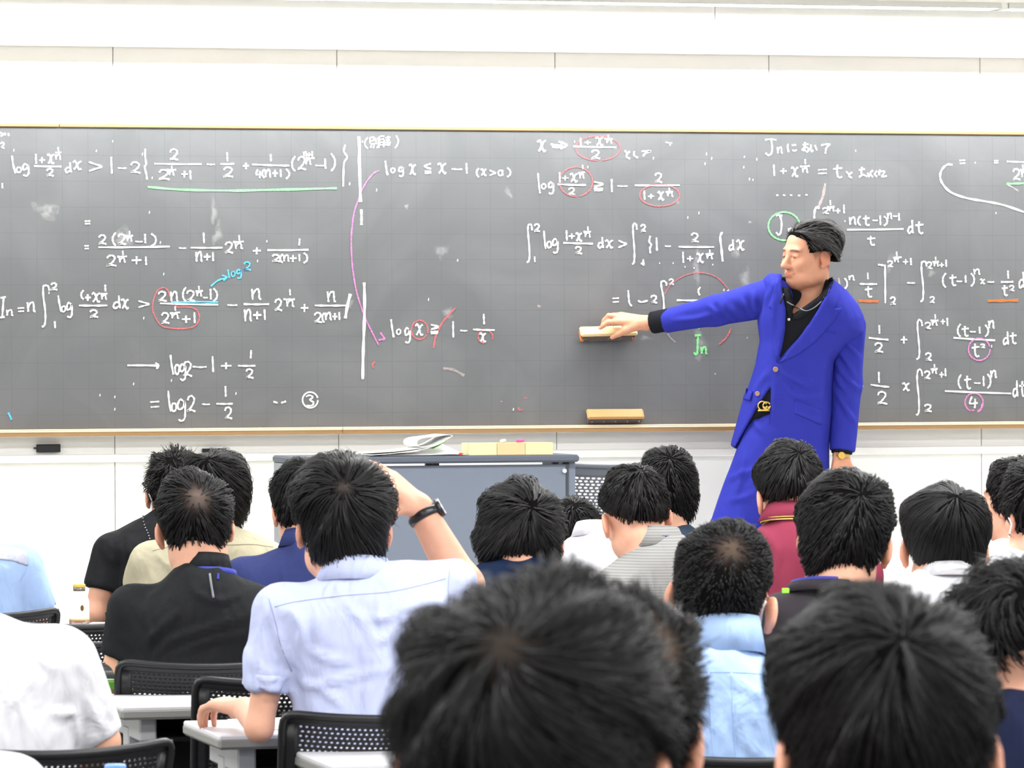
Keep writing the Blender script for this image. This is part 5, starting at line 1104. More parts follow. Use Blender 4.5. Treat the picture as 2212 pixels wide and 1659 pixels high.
Ncut = [(1670, 540), (1670, 616), (1694, 621), (1704, 620), (1708, 640), (1711, 660), (1712, 682), (1730, 668), (1752, 653), (1770, 640), (1784, 622), (1790, 604), (1790, 560)]
Sh.prism(Ncut, dT-.35, dT-.02)
V, Q = Sh.mesh(.0075); sb_ = mesh_obj('dress_shirt', V, Q, C_bshirt, man); sbv = bvh_of(V, Q)
# body
hC = tw(1745, 553, -.01); hR = head_frame(-124, 4, -3); hs = 1.07
B_ = SDF(); head_ops(B_, hC, hR, hs, jaw=1.08, neck=tw(1750, 655, .02))
_P = lambda x, y, z: hC+hR @ (np.array([x, y, z])*hs)
B_.ell(_P(0, .062, -.089), (.032, .028, .026), hR, k=.02)
for x_ in (-1, 1): B_.ell(_P(x_*.042, .030, -.078), (.024, .034, .022), hR, k=.03)
B_.inflate([(1668, 672), (1652, 700), (1648, 740), (1638, 800), (1612, 900), (1604, 935), (1783, 935), (1783, 840), (1800, 760), (1846, 715), (1842, 692), (1812, 664), (1780, 648), (1722, 660)], dT, .092, .09, k=.05, grow=-.006)
B_.cap(tw(1676, 640, .02), tw(1545, 671, .12), .05, .04).cap(tw(1836, 705, -.03), tw(1829, 830, -.035), .042, .04)
wr_ = W(1398, 698, YB-.165)
B_.chain([tw(1545, 671, .12), tw(1440, 695, .23), wr_], [.04, .033, .0275])
KN = [(W(1337, 695, YB-.125), [(1315, 696, .112), (1304, 703, .098), (1296, 709, .088)], (.0135, .0105, .0095, .0078)),
      (W(1336, 685, YB-.105), [(1315, 682, .105), (1305, 692, .090), (1301, 703, .078)], (.0135, .0105, .0095, .008)),
      (W(1342, 681, YB-.085), [(1324, 681, .090), (1316, 691, .076), (1313, 702, .066)], (.0125, .0100, .009, .0078)),
      (W(1350, 682, YB-.070), [(1335, 684, .072), (1328, 693, .062), (1325, 702, .054)], (.0115, .009, .008, .007))]
for K, seg, rr in KN:
    B_.cap(wr_, K, .0225, rr[0]+.0015, k=.014)
    B_.chain([K]+[W(x, y, YB-dy) for x, y, dy in seg], rr, k=.004)
B_.cap(W(1385, 700, YB-.16), W(1358, 706, YB-.13), .023, .019, k=.012)
B_.chain([W(1372, 705, YB-.155), W(1352, 713, YB-.138), W(1337, 721, YB-.118), W(1322, 729, YB-.092)], [.019, .0155, .0118, .0092], k=.008)
wl = tw(1817, 979, -.075)
B_.chain([tw(1829, 830, -.035), tw(1821, 940, -.065), wl], [.04, .033, .028])
hand_ops(B_, wl, (-.10, .02, -1), -VIEW*.85+RIGHT*.5, -1, curl=(22, 34, 26), thumb=(.75, .45, .25))
# legs inside the trousers
B_.chain([tw(1660, 940), tw(1574, 1180, -.05), tw(1560, 1405)], [.07, .05, .04]).chain([tw(1735, 940), tw(1738, 1180, -.02), tw(1742, 1410)], [.07, .05, .04])
V, Q = B_.mesh(.0042)
def stub(c, q, mix):
    x, y, z = np.abs(q[:, 0]), q[:, 1], q[:, 2]
    zl = np.interp(y, [-.12, -.06, 0, .03, .055, .09], [-.03, -.01, .045, .055, .07, .09]); low = np.interp(y, [-.12, -.06, -.03, .0, .02, .045], [-.075, -.07, -.03, -.005, -.02, .03])
    mk = np.clip((zl-z)/.02+.6, 0, 1)*np.clip((z-low)/.022, 0, 1)*(y < .05)*np.clip((.055-y)/.012, 0, 1)
    mix(mk*.72, (.28, .26, .25))
    mk2 = np.exp(-((y-.07)/.05)**2)*np.exp(-((z+.075)/.03)**2); mix(mk2*.10, (.6, .55, .55))
M_skin2 = mat('skin_tanned', srgb(206, 148, 120), rough=.48, spec=.3, sss=.1, var=.07, vscale=60, attr='Col')
bo = mesh_obj('body', V, Q, M_skin2, man, cols=skin_cols(V, hC, hR, hs, stubble=stub)); bbv = bvh_of(V, Q)
dH = proj(hC)[2]
hair(man, [(477, 1755, 1776), (481, 1736, 1793), (486, 1723, 1803), (493, 1711, 1810), (502, 1704, 1815), (515, 1700, 1817), (530, 1698, 1816), (545, 1698, 1813), (560, 1700, 1809), (575, 1705, 1805), (588, 1712, 1800)], dH, hC, hR, (1712, 500), n=2200, fine=3, length=(.4, .9), lift=.011, fuzz=.007, wid=.0012, mt=M_hairgrey, hd=.094, seed=44, swirl=.05, clump=.7,
     cutline=([-.13, -.07, -.03, .0, .046, .053, .07, .085, .11], [-.04, -.02, .018, .026, .018, .066, .080, .092, .104]))
# lapels, collar leaves, pockets, buttons
C_blue2 = C_blue
surf_patch('lapel', jb, [(1797, 602), (1807, 612), (1814, 632), (1808, 655), (1800, 667), (1819, 665), (1800, 695), (1762, 737), (1722, 766), (1684, 784), (1705, 756), (1726, 730), (1750, 697), (1770, 666), (1788, 633)], dT-.11, .002, .004, C_blue2, jk)
surf_patch('lapel', jb, [(1688, 600), (1676, 604), (1668, 640), (1660, 664), (1668, 668), (1664, 700), (1668, 745), (1677, 783), (1684, 760), (1694, 712), (1697, 672), (1688, 630)], dT-.11, .002, .004, C_blue2, jk)
surf_patch('collar_leaf', [sbv, jb], [(1798, 598), (1800, 610), (1790, 634), (1770, 658), (1746, 678), (1726, 690), (1712, 690), (1712, 681), (1731, 668), (1752, 653), (1770, 640), (1783, 622), (1790, 602)], dT-.10, .003, .0035, C_bshirt, sb_)
surf_patch('collar_leaf', [sbv, jb], [(1693, 624), (1703, 622), (1710, 640), (1713, 660), (1709, 688), (1700, 676), (1694, 650)], dT-.10, .003, .0035, C_bshirt, sb_)
surf_patch('pocket_flap', jb, [(1718, 864), (1745, 874), (1776, 888), (1774, 918), (1744, 905), (1716, 893)], dT-.11, .001, .0025, C_blue2, jk)
surf_patch('pocket_flap', jb, [(1612, 838), (1626, 846), (1621, 866), (1606, 862)], dT-.05, .002, .006, C_blue2, jk)
surf_line('breast_pocket', jb, [(1775, 713), (1790, 716), (1806, 720)], dT-.1, .0022, C_blue2, jk, .0006)
surf_line('dart_seam', jb, [(1671, 862), (1690, 862)], dT-.1, .0012, C_blue2, jk, .0003)
M_btn = mat('button_brown', srgb(150, 120, 96), rough=.3, spec=.5)
def disc(name, bv, x, y, r, h, mt, parent, off=.003):
    q, n = on_surface(bv, x, y, dT-.11, off); n = n*.4-VIEW*.6; n /= np.linalg.norm(n); a = np.cross(n, [0, 0, 1]); a /= np.linalg.norm(a); b_ = np.cross(n, a)
    V_ = []; N_ = 16
    for r_, z_ in ((r, 0), (r, h*.7), (r*.75, h), (r*.6, h*.6)):
        V_ += [q+n*z_+r_*(a*math.cos(2*math.pi*j/N_)+b_*math.sin(2*math.pi*j/N_)) for j in range(N_)]
    F_ = [(k*N_+j, k*N_+(j+1) % N_, (k+1)*N_+(j+1) % N_, (k+1)*N_+j) for k in range(3) for j in range(N_)]+[tuple(range(3*N_, 4*N_))]
    return mesh_obj(name, V_, F_, mt, parent, False)
disc('button', jb, 1676, 798, .0105, .005, M_btn, jk); disc('button', jb, 1637, 851, .0095, .005, M_btn, jk)
M_pearl = mat('button_pearl', srgb(200, 205, 205), rough=.3, spec=.5)
for x, y in ((1704, 690), (1688, 740), (1656, 840)): disc('shirt_button', sbv, x, y, .0055, .003, M_pearl, sb_)
# cord round the neck
surf_line('neck_cord', [sbv, bbv], [(1700, 652), (1710, 659), (1722, 665), (1738, 671), (1750, 669), (1765, 660), (1778, 646), (1790, 626), (1796, 608)], dT-.10, .0032, mat('cord_grey', srgb(128, 130, 134), rough=.35, spec=.5), man, .004, 8, 5)
surf_line('clip_microphone', [sbv, jb], [(1691, 636), (1688, 648), (1686, 656)], dT-.12, .0038, M_black, man, .006)
# trousers, belt
Tr = SDF(); Tr.ell(tw(1697, 935), (.142, .106, .165), k=.03)
Tr.chain([tw(1656, 950), tw(1576, 1175, -.05), tw(1560, 1402)], [.102, .097, .088], k=.03).chain([tw(1735, 950), tw(1738, 1180, -.02), tw(1742, 1404)], [.098, .092, .086], k=.03)
Tr.half(tw(1697, 870), (0, 0, 1)).half((0, 0, PLAT+.035), (0, 0, -1))
V, Q = Tr.mesh(.009); V = creases(wrinkle(V, Q, .004, 9, 12), Q, [[(1558, 1041), (1600, 1024), (1642, 1011)], [(1570, 1083), (1612, 1074), (1642, 1058)], [(1605, 985), (1600, 1030), (1578, 1090)], [(1625, 900), (1640, 925), (1655, 940)]], 8, .016); trs = mesh_obj('trousers', V, Q, C_blue, man); trb = bvh_of(V, Q)
bc = tw(1697, 876); MB().tube([bc+np.array([.128*math.cos(t_), .100*math.sin(t_), 0]) for t_ in np.linspace(0, 2*math.pi, 60)[:-1]], .004, 10, closed=True, flat=4.2, nrm=(0, 0, 1)).obj('belt', M_black, man, True)
bq, bn = on_surface([trb, sbv], 1652, 877, dT-.1, .012)
bk = MB()
for dx, r_ in ((-.006, .017), (.010, .014)):
    bk.tube([bq+SIDE*(dx+r_*math.cos(t_))+np.array([0, 0, r_*math.sin(t_)]) for t_ in np.linspace(.4, 5.9, 26)], .0032, 6, nrm=-VIEW)
    bk.tube([bq+SIDE*(dx+r_), bq+SIDE*(dx+r_)-np.array([0, 0, .006]), bq+SIDE*(dx+.3*r_)-np.array([0, 0, .006])], .003, 6, nrm=-VIEW)
bk.tube([bq-SIDE*.024-np.array([0, 0, .018]), bq+SIDE*.022-np.array([0, 0, .018])], .004, 6)
o = bk.obj('belt_buckle', M_gold, man, True); o['label'] = 'gold belt buckle'
for x, y in ((1560, 1405), (1742, 1410)):
    a = tw(x, y); fd = np.array([-.35, -.9, 0]); fd /= np.linalg.norm(fd)
    Sx = SDF(); Sx.cap((a[0], a[1], PLAT+.045), tuple(a*[1, 1, 0]+fd*.17+np.array([0, 0, PLAT+.035])), .046, .036, k=.02).cap((a[0], a[1], PLAT+.05), (a[0], a[1], PLAT+.09), .045, .045, k=.02).half((0, 0, PLAT+.001), (0, 0, -1)); v3, q3 = Sx.mesh(.009); mesh_obj('shoe', v3, q3, M_shoe, man)
# gold wrist watch
wax = np.array([-.10, .02, -1.]); wax /= np.linalg.norm(wax); a_ = np.cross(wax, VIEW); a_ /= np.linalg.norm(a_); b_ = np.cross(wax, a_); wq = wl+wax*.008
gw = MB()
for j in range(26):
    t_ = 2*math.pi*j/26; c_ = wq+.0315*(a_*math.cos(t_)+b_*math.sin(t_)); Rb = np.stack([-a_*math.sin(t_)+b_*math.cos(t_), a_*math.cos(t_)+b_*math.sin(t_), wax], 1); gw.box(c_, (.0038, .002, .007), Rb, bev=.001)
o = gw.obj('wrist_watch', M_gold, man); o['label'] = 'gold link wrist watch'
fd = -b_ if (-b_) @ VIEW < 0 else b_; Rf = np.stack([np.cross(fd, wax), wax, fd], 1); V_ = []
for r_, z_ in ((.015, 0), (.0155, .005), (.0135, .008)): V_ += [wq+fd*(.029+z_)+r_*(Rf[:, 0]*math.cos(2*math.pi*j/20)+Rf[:, 1]*math.sin(2*math.pi*j/20)) for j in range(20)]
mesh_obj('watch_case', V_, [(k*20+j, k*20+(j+1) % 20, (k+1)*20+(j+1) % 20, (k+1)*20+j) for k in range(2) for j in range(20)]+[tuple(range(40, 60))], M_gold, o, False)
# ------------------------------------------------------------------ furniture
M_desk = mat('desk_laminate', srgb(206, 206, 210), rough=.35, spec=.4); M_edge_shaded = mat('desk_edge_shaded', srgb(132, 132, 128), rough=.55); M_leg = mat('leg_grey', srgb(170, 172, 174), rough=.4, spec=.4, metal=.2)
M_blackp = mat('chair_black', srgb(22, 22, 24), rough=.42, spec=.4); M_modesty = mat('modesty_black', srgb(30, 30, 33), rough=.6)
DZ = .70
def desk(xl_, yn, label, L_=1.8, dep=.42, z=DZ):
    t = thing('desk', label, 'desk', (xl_+L_/2, yn+dep/2, 0), group='long lecture desks')
    b = MB(); b.box((xl_+L_/2, yn+dep/2, z-.006), (L_/2-.002, dep/2-.002, .006), bev=.003); b.obj('tabletop', M_desk, t)
    b = MB(); b.box((xl_+L_/2, yn+dep/2, z-.0185), (L_/2, dep/2, .0125), bev=.006); b.obj('shaded_edge', M_edge_shaded, t)  # edge of the same top; its shade is painted in as a darker grey
    for x in (xl_+.07, xl_+L_-.07):
        b = MB(); b.box((x, yn+dep/2+.02, (z-.06)/2+.01), (.022, .035, (z-.08)/2), bev=.004)
        b.box((x, yn+dep/2, z-.058), (.020, dep/2-.05, .027), bev=.004); b.box((x, yn+dep/2+.01, .018), (.026, dep/2-.02, .018), bev=.006); b.obj('leg', M_leg, t)
    b = MB(); b.box((xl_+L_/2, yn+dep-.05, z-.20), (L_/2-.10, .006, .15), bev=.002); b.obj('modesty_panel', M_modesty, t)
    b = MB(); b.box((xl_+L_/2, yn+dep/2+.03, z-.085), (L_/2-.10, .13, .006), bev=.002); b.obj('book_shelf', M_modesty, t)
    return t
k1, k2, k3 = Z(262, 1527, DZ), Z(472, 1589, DZ), Z(712, 1653, DZ)
PITCHY = k1[1]-k2[1]
desk(k1[0], k1[1], 'grey topped desk behind the black polo man, its left end just showing')
desk(k2[0], k2[1], 'grey topped desk under the elbow of the man in pale blue shirt', L_=1.45)
desk(k3[0], k3[1], 'nearest grey topped desk, at the bottom edge of the photo', L_=.9)
desk(1.80, 11.17, 'desk with green covered book before the black polo man')
desk(1.82, 11.97, 'desk hidden behind empty black chairs, one row before the green book desk', L_=1.3)
desk(1.80, 12.74, 'pale topped desk in the far rows carrying the gold capped bottle', L_=.6)

def holed(bm, fn, nu, nv, r, u0, u1, v0, v1, shift=True, asp=.62):
    """perforated sheet: a cell of eight faces round every hole; fn(u,v) -> point"""
    du, dv = (u1-u0)/nu, (v1-v0)/nv
    for j in range(nv):
        for i in range(nu):
            cu, cv = u0+(i+.5)*du, v0+(j+.5)*dv
            out = [(cu+a*du/2, cv+b_*dv/2) for a, b_ in ((-1, -1), (0, -1), (1, -1), (1, 0), (1, 1), (0, 1), (-1, 1), (-1, 0))]
            off = (.16*du if j % 2 else -.16*du) if shift else 0
            inn = [(cu+off+r*du*(.5*a)*(.72 if a and b_ else 1), cv+r*dv*(.5*b_)*asp*(.72 if a and b_ else 1)) for a, b_ in ((-1, -1), (0, -1), (1, -1), (1, 0), (1, 1), (0, 1), (-1, 1), (-1, 0))]
            V = [fn(*p) for p in out+inn]; bk = [np.array(fn(*p))+np.array([0, .004, 0]) for p in inn]
            bm.add(V+bk, [(k, (k+1) % 8, 8+(k+1) % 8, 8+k) for k in range(8)]+[(8+k, 8+(k+1) % 8, 16+(k+1) % 8, 16+k) for k in range(8)])
def make_chair(name, label, group, mt, hgt=.78, wdt=.45, leg=True, nu=34, nv=29, rad=.56, hz=(-.86, .86, .14, .945), asp=.80):
    t = thing(name, label, 'chair', (0, 0, 0), group)
    zb_ = .43; H = hgt-zb_
    def bp(u, v):
        return np.array([wdt/2*u*(1-.06*(1-v)), -.225-.05*(1-u*u)-.10*v**1.3, zb_+H*v-.014*(1-u*u)*v])
    b = MB(); u0, u1, v0, v1 = hz
    holed(b, bp, nu, nv, rad, u0, u1, v0, v1, asp=asp)
    # solid margins round the perforated field
    for (a0, a1, c0, c1, n1, n2) in ((-1, 1, 0, v0, 16, 4), (-1, 1, v1, 1, 16, 4), (-1, u0, v0, v1, 3, 6), (u1, 1, v0, v1, 3, 6)):
        b.grid(np.array([[bp(a0+(a1-a0)*i/n1, c0+(c1-c0)*j/n2) for j in range(n2+1)] for i in range(n1+1)]), np.array([0, .006, 0]))
    rim = [bp(-1+2*i/30, 1) for i in range(31)]+[bp(1, 1-i/24) for i in range(1, 25)]+[bp(1-2*i/30, 0) for i in range(1, 31)]+[bp(-1, i/24) for i in range(1, 24)]
    rim = np.array(rim)
    for _ in range(3): rim = .5*rim+.25*np.roll(rim, 1, 0)+.25*np.roll(rim, -1, 0)
    bo_ = b.obj('backrest', mt, t, True)
    MB().tube(rim, .0085, 6, closed=True, nrm=(0, 1, 0)).obj('back_rim', mt, bo_, True)
    S = SDF(); S.rbox((0, 0, zb_-.02), (.215, .215, .028), .026, k=.01); v, q = S.mesh(.014); mesh_obj('seat', v, q, mt, t)
    if leg:
        for sx in (-1, 1):
            for sy in (-1, 1): MB().tube([(sx*.19, sy*.17, zb_-.035), (sx*.215, sy*.21, .006)], .0115, 8).obj('leg', M_leg, t, True)
            MB().tube([(sx*.17, -.15, zb_-.03), (sx*.18, -.235, zb_-.01), (sx*.18, -.262, zb_+.13)], .011, 8).obj('back_post', M_leg, t, True)
    return t
def copy_tree(o, parent=None):
    c = o.copy(); COL.objects.link(c)
    if parent is not None: c.parent = parent
    for ch in list(o.children): copy_tree(ch, c)
    return c
ch0 = None
def chair(px, py, d, label, top=.78, rz=0.):
    """px, py: middle of the top edge of the backrest"""
    global ch0
    p = U(px, py, d)
    if ch0 is None: ch0 = make_chair('chair', label, 'black perforated chairs', M_blackp); t = ch0
    else: t = copy_tree(ch0)
    t['label'] = label; t.location = (float(p[0]), float(p[1])+.37, 0); t.rotation_euler = (0, 0, rz)
    return t
chair(859, 1541, 9.25, 'black perforated chair behind the back of the man in pale blue shirt')
chair(467, 1432, 10.86, 'black chair behind the man in black polo with blue lanyard')
chair(646, 1474, 10.27, 'empty black chair whose corner shows behind the resting hand')
chair(216, 1388, 11.72, 'empty black chair under the white bottle, lower of two overlapping backs')
chair(150, 1357, 12.50, 'empty black chair just below the white bottle, upper of two overlapping backs', rz=.16)
chair(-78, 1322, 13.02, 'black chair behind the pale blue and grey shirt at left edge', rz=.2)
chair(55, 1627, 8.42, 'black chair at the lower left behind the leaning white shirt', rz=.22)

for key, who in (('b6', 'person in dark navy top before the lectern'), ('b8', 'man in grey striped polo'), ('b10', 'man in maroon polo'), ('b11', 'man in charcoal T-shirt'), ('b12', 'man with buzz cut in sky blue shirt'),
                 ('b13', 'person with smooth bowl haircut'), ('b14', 'person in white shirt turned left'), ('b15', 'person with mask strap at right edge'), ('b16', 'curly haired man in ink navy shirt'), ('b4', 'man in navy shirt with royal blue collar'),
                 ('b2', 'person in khaki shirt'), ('b7', 'person bowed low in white shirt'), ('b9', 'person in slate navy top')):
    r_ = PP[key]['root'].location; t = copy_tree(ch0); t['label'] = 'black perforated chair under the '+who; t.location = (r_[0], r_[1]+.13, 0); t.rotation_euler = (0, 0, 0)

# ------------------------------------------------------------------ lectern and what lies on it
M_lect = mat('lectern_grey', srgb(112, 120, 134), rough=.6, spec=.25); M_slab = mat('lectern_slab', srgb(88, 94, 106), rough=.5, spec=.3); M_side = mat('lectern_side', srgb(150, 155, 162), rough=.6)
YL = U(925, 992, 16.2)[1]
a_, c_ = W(640, 992, YL), W(1252, 992, YL); zt_ = W(1000, 984.5, YL)[2]
lx0, lx1, LD = a_[0], c_[0], .42
lec = thing('lectern', 'wide grey lectern with dark top slab, before the chalkboard', 'lectern', ((lx0+lx1)/2, YL+LD/2, PLAT))
b = MB(); b.box(((lx0+lx1)/2, YL+LD/2, zt_-.013), ((lx1-lx0)/2, LD/2, .013), bev=.007); b.obj('top_slab', M_slab, lec)
zp = zt_-.034
b = MB(); b.box(((lx0+lx1)/2-.008, YL+.035, (zp+PLAT)/2), ((lx1-lx0)/2-.036, .009, (zp-PLAT)/2), bev=.002); fpan = b.obj('front_panel', M_lect, lec)
for x in (lx0+.014, lx1-.018):
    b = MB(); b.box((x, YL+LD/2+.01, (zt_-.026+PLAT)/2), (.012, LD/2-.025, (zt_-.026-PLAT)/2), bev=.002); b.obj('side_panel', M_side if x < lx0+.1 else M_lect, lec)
for x in (927, 942, 1200, 1222):
    q = W(x, 1003, YL+.03); b = MB(); b.box((q[0], YL+.04, zt_-.030), (.011, .012, .0045)); b.obj('spacer', M_black, lec)
q = W(1218.6, 1017, YL+.024); b = MB(); b.tube([q, q-np.array([0, .008, 0])], .008, 14); b.obj('screw_cover', mat('screw_grey', srgb(190, 192, 195), rough=.4), fpan)
# chalk box
YX = YL+.05; q0, q1 = W(1013, 984.5, YX), W(1195, 984.5, YX); zq = W(1100, 956, YX)[2]; M_box = [mat('chalkbox_'+n, srgb(*c), rough=.6, var=.06, vscale=14) for n, c in (('pale', (226, 212, 168)), ('mid', (222, 192, 146)), ('warm', (232, 208, 162)))]
bx_ = thing('chalk_box', 'pale wooden chalk box in three sections on the lectern', 'box', ((q0[0]+q1[0])/2, YX+.05, zt_))
wq_ = (q1[0]-q0[0])/3
for i in range(3):
    x0_ = q0[0]+wq_*i; b = MB(); hz_ = (zq-zt_)/2-.0005
    b.box((x0_+wq_/2, YX+.004, zt_+hz_), (wq_/2-.0006, .004, hz_), bev=.001); b.box((x0_+wq_/2, YX+.106, zt_+hz_), (wq_/2-.0006, .004, hz_), bev=.001)
    for x_ in (x0_+.004, x0_+wq_-.004): b.box((x_, YX+.055, zt_+hz_), (.0034, .048, hz_), bev=.001)
    b.box((x0_+wq_/2, YX+.055, zt_+.004), (wq_/2-.004, .048, .003)); b.obj('compartment', M_box[i], bx_)
M_pinkc = mat('chalk_stick_pink', srgb(240, 96, 160), rough=.95); M_wc = mat('chalk_stick_white', srgb(245, 245, 242), rough=.95)
for lab, xa, xb, mt in (('pink chalk stick lying across the top of the wooden chalk box', 1118, 1143, M_pinkc), ('white chalk stick beside the pink one on the chalk box', 1083, 1103, M_wc)):
    qa, qb = W(xa, 954, YX+.004), W(xb, 953.5, YX+.02); qa[2] = qb[2] = zq+.0052; qb[1] += .085
    tag(MB().tube([qa, qb], .0056, 10).obj('chalk_stick', mt, None, True), lab, 'chalk')
# magazine with a page curled back
def sheet(prof, y0, y1, th=.0012, YY=None):
    P = spline(np.array([W(x, y, YL+.1) for x, y in prof]), 6)
    return np.array([[p+np.array([0, yy-P[0][1], 0]) for yy in (y0, (y0+y1)/2, y1)] for p in P]), th
M_paper = mat('paper_white', srgb(246, 246, 244), rough=.85); M_green = mat('cover_green', srgb(110, 170, 70), rough=.6)
q = W(890, 984, YL+.1); mg = thing('magazine', 'open white magazine with one page curled back on the lectern', 'magazine', (q[0], YL+.12, zt_))
for nm, prof, y0, y1, mt in (('page', [(818, 984), (870, 981), (915, 976), (942, 964), (962, 957), (981, 963), (994, 975), (1001, 983.5)], .04, .25, M_paper),
                            ('page', [(790, 983), (840, 979), (885, 973), (915, 967), (940, 958), (957, 947), (966, 942), (964, 939), (955, 938.5), (930, 942), (905, 945), (893, 949), (889, 956), (893, 963), (905, 965)], .02, .23, M_paper),
                            ('page', [(792, 978), (840, 975), (890, 969), (925, 962), (948, 951), (960, 944)], .025, .235, M_paper),
                            ('cover', [(925, 968.5), (938, 962), (950, 953), (953, 949)], .018, .10, M_green)):
    G_, th = sheet(prof, YL+y0, YL+y1)
    if nm == 'page' and prof[0][0] == 818:
        for j_, f_ in ((0, .06), (1, .62)): G_[:, j_, 2] = zt_+.002+(G_[:, j_, 2]-zt_)*f_
    G_[:, :, 2] = np.maximum(G_[:, :, 2], zt_+.0016)
    b = MB(); b.grid(G_, th); b.obj(nm, mt, mg, True)
qa, qb = W(994, 984, YL+.03), W(1011, 975, YL+.03); qa[2] = zt_+.0055; qb[2] = zt_+.0055; qb[1] += .06
pen = thing('pen', 'small red tipped black pen between the magazine and the chalk box', 'pen', ((qa[0]+qb[0])/2, qa[1], zt_))
dv = (qb-qa)/np.linalg.norm(qb-qa)
MB().tube([qa, qa+dv*.016], .0052, 10).obj('cap', mat('pen_red', srgb(235, 75, 40), rough=.4), pen, True)
MB().tube([qa+dv*.0165, qa+dv*.035, qa+dv*.05], [.004, .004, .0025], 10).obj('barrel', M_black, pen, True)
# presenter's chair on the platform
qc = U(1335, 1000, 16.95)
pc = make_chair('office_chair', 'grey mesh backed chair beside the lectern', None, mat('mesh_grey', srgb(96, 100, 110), rough=.5), hgt=qc[2]-PLAT, wdt=.50, nu=22, nv=26, rad=.80, hz=(-.90, .90, .10, .90), asp=.85)
pc.location = (float(qc[0]), float(qc[1])+.37, PLAT)

# ------------------------------------------------------------------ erasers, chalk and holders on the board
M_felt = mat('felt_dark', srgb(92, 84, 82), rough=1., var=.25, vscale=50); M_er = mat('eraser_wood', srgb(214, 188, 138), rough=.45, var=.07, vscale=12); M_er2 = mat('eraser_wood_tan', srgb(184, 138, 88), rough=.45, var=.08, vscale=12)
def eraser(label, c, rz, mt, tilt=35, L_=.117, dusty=True):
    t = thing('chalkboard_eraser', label, 'eraser', c, 'chalkboard erasers')
    n = np.array([0, -math.cos(math.radians(tilt)), math.sin(math.radians(tilt))]); ax = np.array([math.cos(rz), 0, math.sin(rz)]); ax = ax-n*(ax @ n); ax /= np.linalg.norm(ax); up_ = np.cross(n, ax)*-1
    R_ = np.stack([ax, up_, n], 1); c = np.asarray(c)
    b = MB(); b.box(c+n*.012, (L_, .0235, .0075), R_, bev=.006); b.obj('wooden_back', mt, t)
    b = MB(); b.box(c-n*.012, (L_-.006, .0225, .0165), R_, bev=.004); fo = b.obj('felt_pad', M_felt, t)
    for i in range(5):
        q = c-up_*.0245*np.sign(up_[2])-n*.003+ax*(L_-.02)*(i-2)/2; b = MB(); b.tube([q, q-up_*np.sign(up_[2])*.002], .0032, 8); b.obj('rivet', M_metal, t)
    for sx, cc in ((-1, (214, 120, 60)), (1, (205, 96, 84))) if dusty else ():
        b = MB(); q = c-n*.016+ax*sx*(L_-.012); b.box(q, (.007, .0229, .010), R_, bev=.003); o = b.obj('dust_patch', mat('dust_%d' % cc[1], srgb(*cc), rough=1, var=.3, vscale=80), fo)
eraser('chalkboard eraser gripped in the hand of the man in blue suit', W(1313, 719, YB-.040), .035, M_er)
ce = W(1328, 905, YB-.038); ce[2] = max(ce[2], zta+.036); eraser('tan chalkboard eraser resting on the tray below the outstretched arm', ce, 0., M_er2, dusty=False)
q0, q1 = W(1790, 915, YB-.02), W(1803, 914, YB-.02); q0[2] = q1[2] = zta+.0055
tag(MB().tube([q0, q1+np.array([.05, 0, 0])], .0055, 10).obj('chalk_stick', M_pinkc, None, True), 'pink chalk stick in the board tray behind the blue jacket', 'chalk')
for i, (x0_, x1_, y0_, y1_) in enumerate(((79, 130, 960, 976.5), (437, 488, 969, 977))):
    A_, B2 = W(x0_, y0_, YW-.012), W(x1_, y1_, YW-.012)
    t = thing('wall_holder', ('black block with a small side knob on the white wall at the far left' , 'thin black block on the white wall above the spiky haired man')[i], 'holder', ((A_[0]+B2[0])/2, YW-.012, B2[2]), group='black blocks under the chalkboard')
    b = MB(); b.box(((A_[0]+B2[0])/2, YW-.012, (A_[2]+B2[2])/2), ((B2[0]-A_[0])/2, .0125, (A_[2]-B2[2])/2), bev=.002); b.obj('block', M_black, t)
    if i == 0:
        k = W(76, 968, YW-.012); b = MB(); b.tube([k+np.array([-.006, 0, 0]), k+np.array([.010, 0, 0])], .0028, 8); b.obj('knob', M_black, t)

# ------------------------------------------------------------------ things on the desks
q = U(171, 1262, 13.1); zb2 = DZ+.0005; qz = q[2]-zb2
bt = thing('bottle', 'white bottle with gold cap and brown label band on the far left desk', 'bottle', (q[0], q[1], zb2))
M_bw = mat('bottle_white', srgb(240, 238, 236), rough=.25, spec=.5); M_bb = mat('bottle_brown', srgb(134, 104, 96), rough=.4, var=.2, vscale=120); M_bg = mat('bottle_gold', srgb(222, 180, 84), rough=.35, spec=.5); M_grn = mat('bottle_grey', srgb(120, 116, 104), rough=.3, metal=.6)
r0 = .0285
b = MB(); b.lathe([(r0*.9, 0), (r0, .004), (r0, qz*.62), (r0*.99, qz*.68), (r0*.80, qz*.80), (r0*.62, qz*.855), (r0*.58, qz*.875)], (q[0], q[1], zb2), 32); b.obj('bottle_body', M_bw, bt, True)
b = MB(); b.lathe([(r0*1.01, .008), (r0*1.01, qz*.34)], (q[0], q[1], zb2), 32); lb = b.obj('label_band', M_bb, bt, True)
b = MB(); b.lathe([(r0*1.015, qz*.34), (r0*1.015, qz*.37)], (q[0], q[1], zb2), 32); b.obj('gold_stripe', M_bg, bt, True)
b = MB(); b.lathe([(r0*.57, qz*.87), (r0*.60, qz*.88), (r0*.60, qz*.955)], (q[0], q[1], zb2), 28); b.obj('neck_ring', M_grn, bt, True)
b = MB(); b.lathe([(r0*.62, qz*.945), (r0*.62, qz*.995), (r0*.56, qz*1.005)], (q[0], q[1], zb2), 28); b.obj('cap', M_bg, bt, True)
